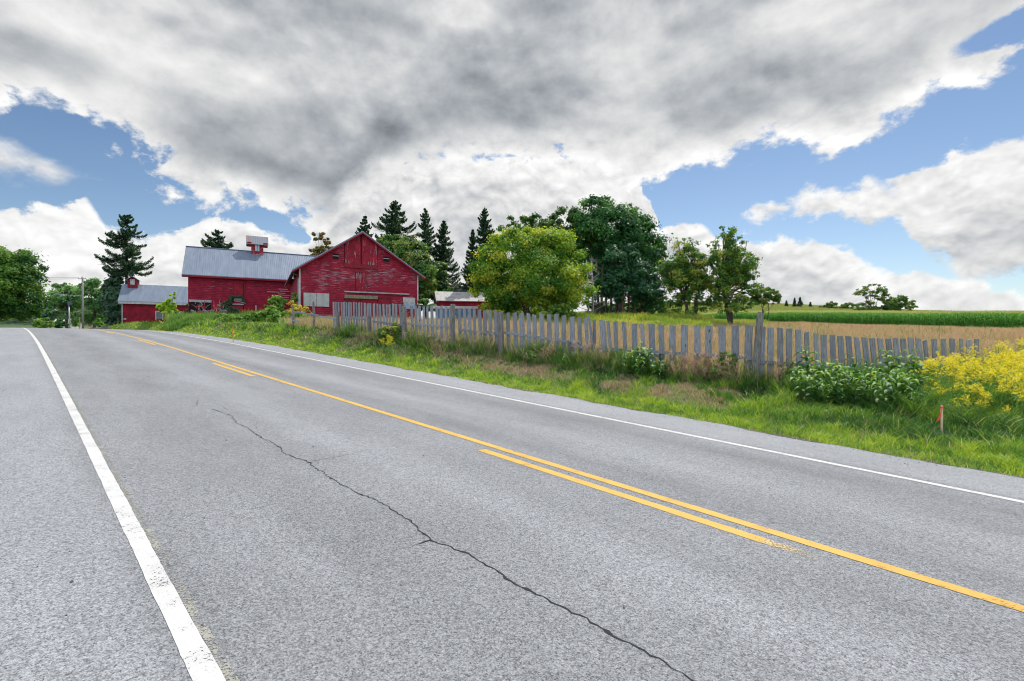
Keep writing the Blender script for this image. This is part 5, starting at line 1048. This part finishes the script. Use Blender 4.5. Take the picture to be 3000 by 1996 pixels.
k = ~((deadp > .5) & ~dead_m & (rng.rand(len(X)) < .6)); X, Y, s_, l_, d_, cl, tu, fl, bank, dead_m, deadp = [q[k] for q in (X, Y, s_, l_, d_, cl, tu, fl, bank, dead_m, deadp)]
mott = fb(X*5, Y*5, 93, 2)
m2 = vn(X*11, Y*11, 95); green = -.30+1.35*(.24*cl+.30*mott+.20*m2+.26*rng.rand(len(X)))+.13*(1-bank)-.22*sstep(fb(X*.8, Y*.8, 77, 2), .48, .62)*bank
val = np.where(dead_m, .83+.17*rng.rand(len(X)), np.where(rng.rand(len(X)) < .05, .8, np.clip(green, 0, .74)))
H = (.04+.30*cl*tu*mott*1.6+.08*rng.rand(len(X)))*np.interp(l_, [8.8, 9.6, 10.6], [.5, .8, 1.35])*np.where(dead_m, .55, 1)
H *= 1+np.where(l_ > fl-.6, 1.1, 0)*rng.rand(len(X))
blades('grass', X, Y, gz(X, Y)-.01, H, .0075*np.maximum(d_/7.5, 1)*(.7+.8*rng.rand(len(X)))*np.where(dead_m, .75, 1), val.astype(np.float32), LF['grass'], .85, 2, label='mown verge and bank grass beside the road')
print('grass', len(X))
# lawn by the barns, and left verge
X, Y, s_, l_, d_ = samp(260000, 25, 95, 9, 30, lambda d, s, l: np.where(l > fence_l(np.maximum(s, 4.7)), 1, .0)*np.clip(30/d, 0, 1))
k = X < px(870, Y)+3; X, Y, s_, l_, d_ = [q[k] for q in (X, Y, s_, l_, d_)]
blades('lawn_grass', X, Y, gz(X, Y)-.02, .12+.14*rng.rand(len(X)), .05*(d_/45), np.clip(.25+.5*rng.rand(len(X)), 0, 1)+(rng.rand(len(X)) < .06)*.3, LF['grass'], .6, 3, label='lawn in front of the red barns')
# tall grey-green weeds along the barns
def patch(n, x0, x1, Y0, Y1): Y = rng.uniform(Y0, Y1, n); x = rng.uniform(x0, x1, n); return px(x, Y), Y
X, Y = patch(26000, 490, 870, 42, 50); H = .35+1.3*fb(X*.8, Y*.8, 5)**1.3*rng.rand(len(X))+.2
blades('barn_weeds', X, Y, gz(X, Y), H*np.interp(Y, [42, 46], [.55, 1.2]), np.full(len(X), .06), np.clip(.2+.8*fb(X*.7, Y*.7, 8)*1.1*rng.rand(len(X))**.6, 0, 1), LF['weed'], .35, 4, label='tall weeds along the foot of the barns')
X, Y = patch(12000, 820, 1010, 27, 42); H = .3+.7*fb(X*.8, Y*.8, 15)*rng.rand(len(X))
k = sl(X, Y)[1] > 11.6; X, Y, H = X[k], Y[k], H[k]
blades('barn_weeds', X, Y, gz(X, Y), H, np.full(len(X), .04), np.clip(.3+.7*rng.rand(len(X)), 0, 1), LF['weed'], .35, 5, label='dry weeds between the broken rails and the barn')
# dry grass field behind the fence
N = 1350000; Yr = 11+rng.rand(N)**1.4*110; tt = rng.uniform(-.45, 1.55, N); X = Yr*tt; Y = Yr; s_, l_ = sl(X, Y)
cornY = np.interp(tt, [.22, .3, .452, .54, .751, 1.016, 1.5], [110, 100, 85, 80, 70.6, 62, 52])
fl = fence_l(np.clip(s_, 4.7, 40)); uu = (X-FJ[0])*FD[0]+(Y-FJ[1])*FD[1]; nn = -(X-FJ[0])*FD[1]+(Y-FJ[1])*FD[0]
behind = np.where(uu > 0, nn > .12, (s_ > 4.4) & (l_ > fl+.15))
yard = (Y > np.interp(tt, [-.5, -.2, -.1, .1, .3], [44, 50, 46, 42, 50])) & (tt < .36)
k = behind & (Y < cornY+1) & ~yard & ~((tt < -.17) & (Y > 42)); k &= rng.rand(N) < np.clip((20/Y)**.6, 0, 1)
X, Y, s_, l_, tt = X[k], Y[k], s_[k], l_[k], tt[k]
pat = fb(X*.13, Y*.13, 51, 4); p2 = fb(X*.9, Y*.9, 61, 3)
val = np.clip(-.02+.85*rng.rand(len(X))*(.5+.9*pat)+.45*(p2-.3)+np.interp(Y, [15, 40, 70], [-.05, .08, .32])*np.interp(tt, [.3, .7], [.3, 1])+.25*(rng.rand(len(X)) < .18), 0, 1)
H = (.36+.36*rng.rand(len(X)))*(.55+.9*p2)*np.interp(Y/cornY[k], [.75, 1], [1, .6])
blades('dry_grass', X, Y, gz(X, Y), H, .006*np.maximum(Y/12, 1)*(.8+.9*rng.rand(len(X))), val, LF['dry'], .3, 6, label='tall dry grass field behind the picket fence')
print('dry', len(X))
# yellow-green meadow in front of the grove
X, Y = patch(60000, 1430, 2080, 38, 52); H = (.35+1.25*fb(X*.7, Y*.7, 71)**1.5+.35*rng.rand(len(X)))*np.interp(Y, [38, 44], [.6, 1.15])
X2_, Y2_ = patch(9000, 2080, 2250, 46, 66); X = np.concatenate([X, X2_]); Y = np.concatenate([Y, Y2_]); H = np.concatenate([H, .4+.5*rng.rand(9000)])
blades('meadow_weeds', X, Y, gz(X, Y), H, .05+.03*rng.rand(len(X)), np.clip(.25+.9*fb(X*.4, Y*.4, 81)*rng.rand(len(X))**.5+.1, 0, 1), LF['meadow'], .3, 7, label='yellow-green weeds and goldenrod in front of the grove')
rg = np.random.RandomState(17); K_ = 420; kY = rg.uniform(39, 53, K_); kx_ = px(rg.uniform(1425, 2090, K_), kY); kh = rg.uniform(.5, 1.25, K_)*np.interp(kY, [39, 45], [.6, 1.1]); n = 26000; ci = rg.randint(0, K_, n); f = rg.rand(n)**.6
X = kx_[ci]+rg.randn(n)*.22*(1.25-f); Y = kY[ci]+rg.randn(n)*.22; Zm = gz(kx_[ci], kY[ci])+kh[ci]*f; cv = rg.rand(K_)
o = obj('meadow_clumps', leafmesh('meadow_clumps', np.stack([X, Y, Zm], -1), rg.randn(n, 3)*.6+np.array([0, 0, .6]), .15*(.6+.8*rg.rand(n)), np.clip(cv[ci]*.5+f*.25+rg.rand(n)*.3, 0, 1), LF['meadow'], rg, .5)); o['kind'] = 'stuff'; o['label'] = 'bushy yellow-green weed clumps in front of the grove'
# yard grass under trees
X, Y = patch(22000, 1180, 2300, 42, 85); blades('yard_grass', X, Y, gz(X, Y), .25+.35*rng.rand(len(X)), np.full(len(X), .07), .1+.4*rng.rand(len(X)), LF['meadow'], .4, 8, label='rough grass under the trees')
# weeds along the foot of the fence
xs = rng.uniform(985, 3060, 62000); Pn = np.array([on_fence(min(x, 2870)) for x in xs]); off = rng.rand(len(xs))**1.3
dirn = np.where(xs[:, None] > 2217, np.array([[.30, -.95]]), np.array([[CS, SN]])*-1); wdth = np.interp(xs, [985, 1500, 2200, 2500, 3060], [.55, .7, .9, 1.1, 1.4])
Q = Pn+dirn*(off*wdth-.12)[:, None]; Q[xs > 2870] += np.array([FD*((x-2870)/110.) for x in xs[xs > 2870]])
X, Y = Q[:, 0], Q[:, 1]; cl = fb(xs*.03, off*2, 91, 3); H = (.14+1.20*cl**1.4*rng.rand(len(X)))*np.interp(off, [0, .5, 1], [1.15, .9, .35])
wp = fb(xs*.02, off*1.5, 5, 3); val = np.clip(.05+.62*rng.rand(len(X))*(.5+cl)+.40*sstep(wp, .52, .64)*(rng.rand(len(X)) < .75), 0, 1)
blades('fence_weeds', X, Y, gz(X, Y)-.02, H, .010*np.maximum(Y/10, 1)*(.7+.8*rng.rand(len(X))), val, LF['weed'], .55, 9, label='tangled weeds along the foot of the picket fence')
# feathery pale seed heads among them
def panicles(name, pts, seed, mat, label, h0=.5, h1=.8, n=40, w_=.011):
    rng = np.random.RandomState(seed); X = []; Y = []; Zz = []; Hh = []
    for (x, y) in pts:
        z = gzf(x, y); h = rng.uniform(h0, h1); f = 1-rng.rand(n)**1.6*.55; X.append(x+rng.randn(n)*.05*(1.2-f)*2.+0*f); Y.append(y+rng.randn(n)*.05); Zz.append(z+h*f-.05); Hh.append(np.full(n, .05)+rng.rand(n)*.04)
        X.append([x]*2); Y.append([y]*2); Zz.append([z]*2); Hh.append([h*.95, h*.8])
    X, Y, Zz, Hh = map(np.concatenate, (X, Y, Zz, Hh)); blades(name, X, Y, Zz, Hh, np.full(len(X), w_), .72+.28*rng.rand(len(X)), mat, .9, seed, label=label)
pp = []
for x0, x1, n in ((1590, 1660, 12), (1700, 1760, 14), (1960, 2150, 46), (2150, 2300, 24), (1300, 1480, 26), (1140, 1300, 16), (2020, 2110, 24), (1780, 1830, 8)):
    for k in range(n): x = rng.uniform(x0, x1); q = on_fence(x)+(np.array([-CS, -SN]) if x < 2217 else np.array([.3, -.95]))*rng.uniform(.1, .6); pp.append(tuple(q))
panicles('seed_grass', pp, 13, LF['dry'], 'pale feathery seed heads in front of the fence', .45, .85)
pp = []
while len(pp) < 620:
    Yq = 12+rng.rand()**1.5*30; tq_ = rng.uniform(-.25, 1.0); Xq = Yq*tq_; sq, lq = sl(Xq, Yq); un = -(Xq-FJ[0])*FD[1]+(Yq-FJ[1])*FD[0]; uq = (Xq-FJ[0])*FD[0]+(Yq-FJ[1])*FD[1]
    if (uq > 0 and un > .2) or (uq <= 0 and lq > fence_l(sq)+.3): pp.append((Xq, Yq))
panicles('field_seed_heads', pp, 23, LF['dry'], 'feathery seed heads standing over the dry grass', .65, .95, 16, .018)
rg = np.random.RandomState(29); n = 15000; Yq = 13+rg.rand(n)**1.3*50; tq_ = rg.uniform(-.2, 1.1, n); Xq = Yq*tq_; sq, lq = sl(Xq, Yq); un = -(Xq-FJ[0])*FD[1]+(Yq-FJ[1])*FD[0]; uq = (Xq-FJ[0])*FD[0]+(Yq-FJ[1])*FD[1]
k = (((uq > 0) & (un > .3)) | ((uq <= 0) & (lq > fence_l(np.clip(sq, 4.7, 40))+.3))) & (fb(Xq*.5, Yq*.5, 88, 3) > .55) & (Yq < np.interp(tq_, [.22, .452, .751, 1.016], [100, 80, 68, 60])); Xq, Yq = Xq[k], Yq[k]
blades('field_weeds', Xq, Yq, gz(Xq, Yq), .5+.45*rg.rand(len(Xq)), .02*np.maximum(Yq/16, 1), rg.rand(len(Xq))*.7, LF['weed'], .4, 31, label='green weeds among the dry grass')
# ------------------------------------------------------------------ corn field
def corn():
    rng = np.random.RandomState(5); ex = np.array([(110, 44), (63, 62), (53, 70.6), (43, 80), (38.4, 85), (30, 100), (24, 110)], float)
    seg_ = np.linalg.norm(np.diff(ex, axis=0), axis=1); tot = seg_.sum(); V = []; val = []; nrm = np.array([.15, 1.]); 
    cu = np.concatenate([[0], np.cumsum(seg_)]); P0 = []; 
    for row in range(7):
        u = np.arange(0, tot, .21 if row < 3 else .3); u = u+rng.randn(len(u))*.04
        x = np.interp(u, cu, ex[:, 0]); y = np.interp(u, cu, ex[:, 1]); P0.append(np.stack([x+row*.30, y+row*.72+rng.randn(len(u))*.08], -1))
    P0 = np.concatenate(P0); n = len(P0); z = gz(P0[:, 0], P0[:, 1]); Ht = 2.0+.35*fb(P0[:, 0]*.2, P0[:, 1]*.2, 3)+.15*rng.rand(n)
    Ht *= np.interp(P0[:, 0]/P0[:, 1], [.2, .45, .75, 1.], [.8, .86, .92, .97])
    quads = []; vv = []
    for k in range(11):
        f = .12+.80*k/10; a = rng.rand(n)*6.283; d = np.stack([np.cos(a), np.sin(a)], -1); L = (.62-.28*abs(f-.5))*(.8+.4*rng.rand(n)); pv = np.stack([-d[:, 1], d[:, 0]], -1)
        prev = None
        for q, (r, h, w_) in enumerate(((0, 0, .05), (.35, .26, .10), (.75, .18, .08), (1., -.18, .01))):
            c = np.column_stack([P0+d*(L*r)[:, None], z+Ht*f+h*L*1.1]); a1 = c.copy(); b1 = c.copy(); a1[:, :2] += pv*w_*.5; b1[:, :2] -= pv*w_*.5
            a1[:, 2] += .02; 
            if prev is not None: quads.append(np.stack([prev[0], prev[1], b1, a1], 1)); vv.append(np.clip(rng.rand(n)*.7+f*.25, 0, 1))
            prev = (a1, b1)
    for k in range(2):   # stalk and tassel
        w_ = .03; d = np.array([[w_/2, 0, 0]]) if k == 0 else np.array([[0, w_/2, 0]]); b = np.column_stack([P0, z]); t_ = np.column_stack([P0, z+Ht]); quads.append(np.stack([b-d, b+d, t_+d, t_-d], 1)); vv.append(np.full(n, .4))
    for k in range(4):
        a = rng.rand(n)*6.283; b = np.column_stack([P0, z+Ht*.97]); t_ = b+np.column_stack([np.cos(a)*.10, np.sin(a)*.10, np.full(n, .30)+.1*rng.rand(n)]); d = np.array([[.018, .01, 0]]); quads.append(np.stack([b-d, b+d, t_+d*.4, t_-d*.4], 1)); vv.append(np.full(n, 1.))
    front = (np.concatenate(quads), np.concatenate(vv))
    # the rest of the field: tops and tassels seen end on
    N = 170000; Y = 60+rng.rand(N)**1.0*190; tt = rng.uniform(.16, 1.35, N); X = Y*tt; s_, l_ = sl(X, Y)
    cy = np.interp(tt, [.22, .3, .452, .54, .751, 1.016, 1.5], [115, 105, 90, 85, 75, 67, 56]); k = (Y > cy); X, Y = X[k], Y[k]; n2 = len(X); z = gz(X, Y); hh = 1.75+.45*fb(X*.15, Y*.15, 7)
    Q = []; v2 = []
    for j in range(3):
        a = rng.rand(n2)*6.283; w_ = (.05+.0006*Y)*(2.2 if j < 2 else .7); top = z+hh+(.0 if j < 2 else .38)+rng.rand(n2)*.15; b = np.column_stack([X, Y, top-(.8 if j < 2 else .45)]); t_ = np.column_stack([X+np.cos(a)*.25, Y+np.sin(a)*.25, top]); d = np.column_stack([np.cos(a+1.57)*w_, np.sin(a+1.57)*w_, 0*a]); Q.append(np.stack([b-d, b+d, t_+d*.2, t_-d*.2], 1)); v2.append(rng.rand(n2)*.5+(0 if j < 2 else .5))
    return front, (np.concatenate(Q), np.concatenate(v2))
(fq, fv), (tq, tv) = corn()
V = fq.reshape(-1, 3); co = obj('corn_rows', mk('corn_rows', V, np.arange(len(V)).reshape(-1, 4), LF['corn'], {'v': np.repeat(fv, 4)})); co['kind'] = 'stuff'; co['label'] = 'front rows of the green cornfield'
V = tq.reshape(-1, 3); co = obj('corn_field', mk('corn_field', V, np.arange(len(V)).reshape(-1, 4), LF['tassel'], {'v': np.repeat(tv, 4)})); co['kind'] = 'stuff'; co['label'] = 'tasselled corn rising over the hill'
# distant wood beyond the crest
N = 26000; X = rng.uniform(-620, -180, N); Y = rng.uniform(330, 440, N); K_ = 900; kx = rng.uniform(-620, -180, K_); ky = rng.uniform(325, 440, K_); ci = rng.randint(0, K_, N); r_ = rng.randn(N, 3)*np.array([2.4, 2.4, 2.0]); X = kx[ci]+r_[:, 0]; Y = ky[ci]+r_[:, 1]; Z = gz(kx[ci], ky[ci])+4.5+r_[:, 2]
o = obj('distant_wood', leafmesh('distant_wood', np.stack([X, Y, Z], -1), rng.randn(N, 3)*.5+np.array([0, -.3, .8]), 2.6*(.6+.8*rng.rand(N)), np.clip(vn(kx[ci], ky[ci], 3)*.5+rng.rand(N)*.5, 0, 1), leaf('far_wood_leaf', [(0, (.035, .075, .045)), (1, (.09, .15, .085))], .2), rng)); o['kind'] = 'stuff'; o['label'] = 'wooded hillside beyond the crest'
# ------------------------------------------------------------------ milkweed and goldenrod plants
def milkweed_meshes(seed, h):
    rng = np.random.RandomState(seed); mb = MB(); lean = rng.randn(2)*.05; P_ = [(lean[0]*f*f*h, lean[1]*f*f*h, h*f) for f in (0, .25, .5, .75, 1)]; mb.tube(P_, [.009, .009, .008, .007, .004], 6)
    V = []; Fs = []; val = []; a = rng.rand()*3
    for k in range(10):
        f = .14+.84*k/9; a += 1.57+rng.randn()*.15
        for sd_ in (0, math.pi):
            L = (.30 if f < .8 else .17)*(.8+.4*rng.rand()); w_ = L*.46; aa = a+sd_; d = np.array([math.cos(aa), math.sin(aa), 0]); pv = np.array([-math.sin(aa), math.cos(aa), 0]); o_ = np.array([lean[0]*f*f*h, lean[1]*f*f*h, h*f]); up = .25+.75*f; b0 = len(V)
            for q, (r, hh, ww) in enumerate(((.04, 0, .15), (.25, .16, .85), (.55, .22, 1.), (.82, .12, .6), (1., -.06, .04))):
                c = o_+d*L*r+np.array([0, 0, hh*L*up*2.0-.0])
                for j, m_ in enumerate((-1, 0, 1)): V.append(c+pv*m_*w_*.5*ww+np.array([0, 0, abs(m_)*.18*w_*ww]))
            for q in range(4):
                for j in range(2): Fs.append((b0+q*3+j, b0+q*3+j+1, b0+(q+1)*3+j+1, b0+(q+1)*3+j))
            val += [min(1, max(0, .05+.65*f+rng.randn()*.22))]*15
    return mk('stem', mb.V, mb.F, LF['milk'], {'v': np.full(len(mb.V), .7)}), mk('leaves', V, Fs, LF['milk'], {'v': val}, smooth=True)
def golden_meshes(seed, h, flow=True):
    rng = np.random.RandomState(seed); V = []; Fs = []; val = []; FV = []; FN = []; mb = MB()
    for st in range(5):
        bx = rng.randn(2)*.07; ln = rng.randn(2)*.13; hh = h*(.75+.3*rng.rand())
        pt = lambda f: np.array([bx[0]+ln[0]*f*f, bx[1]+ln[1]*f*f, hh*f]); mb.tube([pt(f) for f in (0, .35, .7, .95)], [.006, .005, .004, .002], 4, False)
        for k in range(34):
            f = .08+.78*rng.rand(); a = rng.rand()*6.283; d = np.array([math.cos(a), math.sin(a), .35]); pv = np.array([-math.sin(a), math.cos(a), 0]); L = .12*(1.1-.5*f)*(.8+.5*rng.rand()); w_ = .020; b0 = len(V)
            for r, ww, dz_ in ((0, .3, 0), (.5, 1, .02), (1, .05, -.03)): c = pt(f)+d*L*r+np.array([0, 0, dz_]); V += [c-pv*w_*ww*.5, c+pv*w_*ww*.5]
            Fs += [(b0, b0+1, b0+3, b0+2), (b0+2, b0+3, b0+5, b0+4)]; val += [rng.rand()*.6]*6
        if flow:
            for br_ in range(9):
                f = .80+.22*rng.rand(); a = rng.rand()*6.283; L = (.05+.13*(1.04-f)/.24)*(.8+.5*rng.rand()); o_ = pt(f)
                for q in range(13): r = rng.rand(); FV.append(o_+np.array([math.cos(a)*L*r, math.sin(a)*L*r, .07*math.sin(r*2.6)])+rng.randn(3)*.007); FN.append([0, 0, 1]+rng.randn(3)*.5)
    me1 = mk('stem', mb.V, mb.F, LF['bush'], {'v': np.full(len(mb.V), .5)}); me2 = mk('leaves', V, Fs, LF['bush'], {'v': val}); me3 = None
    if flow: FV = np.array(FV); me3 = leafmesh('flower_plume', FV, np.array(FN), .024*(.7+.6*rng.rand(len(FV))), rng.rand(len(FV)), LF['gold'], rng, .8)
    return me1, me2, me3
mk_m = [milkweed_meshes(s, 1.0) for s in (1, 2, 3)]; gd_m = [golden_meshes(s, 1.0) for s in (4, 5, 6, 7)]; gd_n = [golden_meshes(s, .95, False) for s in (8, 9)]
def plant(name, meshes, x, Y, h, label, cat, group, rz, par=('stem', 'leaves', 'flower_plume'), z=None):
    X = px(x, Y); T = thing(name, label, cat, (X, Y, gzf(X, Y)-.02), group, rz); T.scale = (1.1*h if h < 1 else 1.1, 1.1*h if h < 1 else 1.1, h)
    for n_, me in zip(par, meshes):
        if me: obj(n_, me, T)
mwl = []
for k in range(24):
    x = 2325+k*15.5+rng.uniform(-6, 6); u = (k % 3); Y = np.interp(x, [2320, 2700], [12.3, 11.3])-u*.55+rng.uniform(-.15, .15); mwl.append((x, Y, rng.uniform(.72, 1.12)*(1 if u == 0 else .8)))
for q in ((1835, 13.6, .62), (1858, 13.5, .78), (1878, 13.5, .95), (1893, 13.3, .8), (1870, 13.1, .6), (1935, 13.1, .62), (1948, 13.2, .5), (2655, 10.7, .75), (2610, 10.6, .6), (2690, 11.2, 1.0), (2400, 10.9, .6), (2450, 10.8, .62), (1655, 14.7, .45), (1560, 15.5, .4)): mwl.append(q)
for k, (x, Y, h) in enumerate(mwl):
    big_ = x > 2300
    plant('milkweed', mk_m[k % 3], x, Y, h, 'broad-leaved milkweed plant in the thicket before the right-hand pickets' if big_ else 'broad-leaved milkweed plant growing up through the fence left of the tall post', 'plant', 'milkweed thicket before the right pickets' if big_ else 'milkweed by the middle of the fence', rng.rand()*6)
n_g = 0
for k in range(215):
    Y = rng.uniform(9.6, 14.5); xl = np.interp(Y, [9.6, 11, 13, 14.5], [2740, 2670, 2700, 2850]); x = rng.uniform(xl, 3230)
    if Y < 10.4 and x < 2820: continue
    h = np.interp(Y, [9.6, 10.6, 12.5, 14.5], [.55, .78, .93, .98])*rng.uniform(.68, 1.06)*np.interp(x, [2700, 2820, 3100], [.8, .93, 1.02]); plant('goldenrod', (gd_m+gd_n)[rng.choice(6, p=[.225, .225, .225, .225, .05, .05])], x, Y, h, 'yellow-flowering goldenrod clump in the dense stand at the right edge', 'plant', 'goldenrod stand at the right edge', rng.rand()*6); n_g += 1
for k in range(26):
    x = rng.uniform(2620, 2830); Y = rng.uniform(9.9, 12.2); plant('leafy_weed', gd_n[k % 2], x, Y, rng.uniform(.45, .8), 'narrow-leaved green weed without flowers between the milkweed and the goldenrod', 'plant', 'leafy weeds between milkweed and goldenrod', rng.rand()*6)
for x, Y, h in ((1140, 19.5, .75), (1150, 19.3, .6), (1128, 19.8, .6), (2950, 16.5, 1.0), (2990, 17, 1.05), (2920, 16.8, .85)):
    plant('goldenrod', gd_m[int(x) % 4], x, Y, h, 'small yellowish goldenrod at the foot of the far fence' if x < 2000 else 'taller goldenrod standing behind the dense stand', 'plant', 'goldenrod by the far fence' if x < 2000 else 'goldenrod behind the stand', rng.rand()*6)
# dark understorey inside the thickets
X = rng.uniform(0, 1, 16000); xx = 2320+X*900; Y = np.interp(xx, [2320, 2700, 2800, 3220], [12.2, 11.6, 12, 12.2])+rng.uniform(-1.4, 1.2, len(xx))*np.interp(xx, [2320, 2800], [.5, 1.2]); X = px(xx, Y)
blades('thicket_weeds', X, Y, gz(X, Y)-.02, .25+.45*rng.rand(len(X)), .014+.012*rng.rand(len(X)), rng.rand(len(X))*.72, LF['weed'], .5, 15, label='leafy undergrowth of the milkweed and goldenrod thicket')
# scattered gravel and leaves on the pavement
rg = np.random.RandomState(3); Vg = MB()
for k in range(260):
    if k < 170: s0 = rg.uniform(-4, 14); l0 = 8.3+rg.rand()**.5*.75
    else: s0 = rg.uniform(1, 14); l0 = rg.uniform(-1.2, 8.5)
    x, y = xy(s0, l0+float(cen(s0))); z = float(road_h(s0, l0)); r = rg.uniform(.004, .012); q = rg.rand(3)*.6+.7
    Vg.add([(x-r*q[0], y, z+r*.5), (x, y-r*q[1], z+r*.4), (x+r, y, z+r*.5), (x, y+r, z+r*.5), (x, y, z+r*1.2), (x, y, z-.002)], [(0, 1, 4), (1, 2, 4), (2, 3, 4), (3, 0, 4), (1, 0, 5), (2, 1, 5), (3, 2, 5), (0, 3, 5)])
o = Vg.build('gravel', plain('gravel', (.12, .11, .11), .9, .4, 90)); o['kind'] = 'stuff'; o['label'] = 'scattered grit on the road'
print('objects', len(bpy.data.objects))
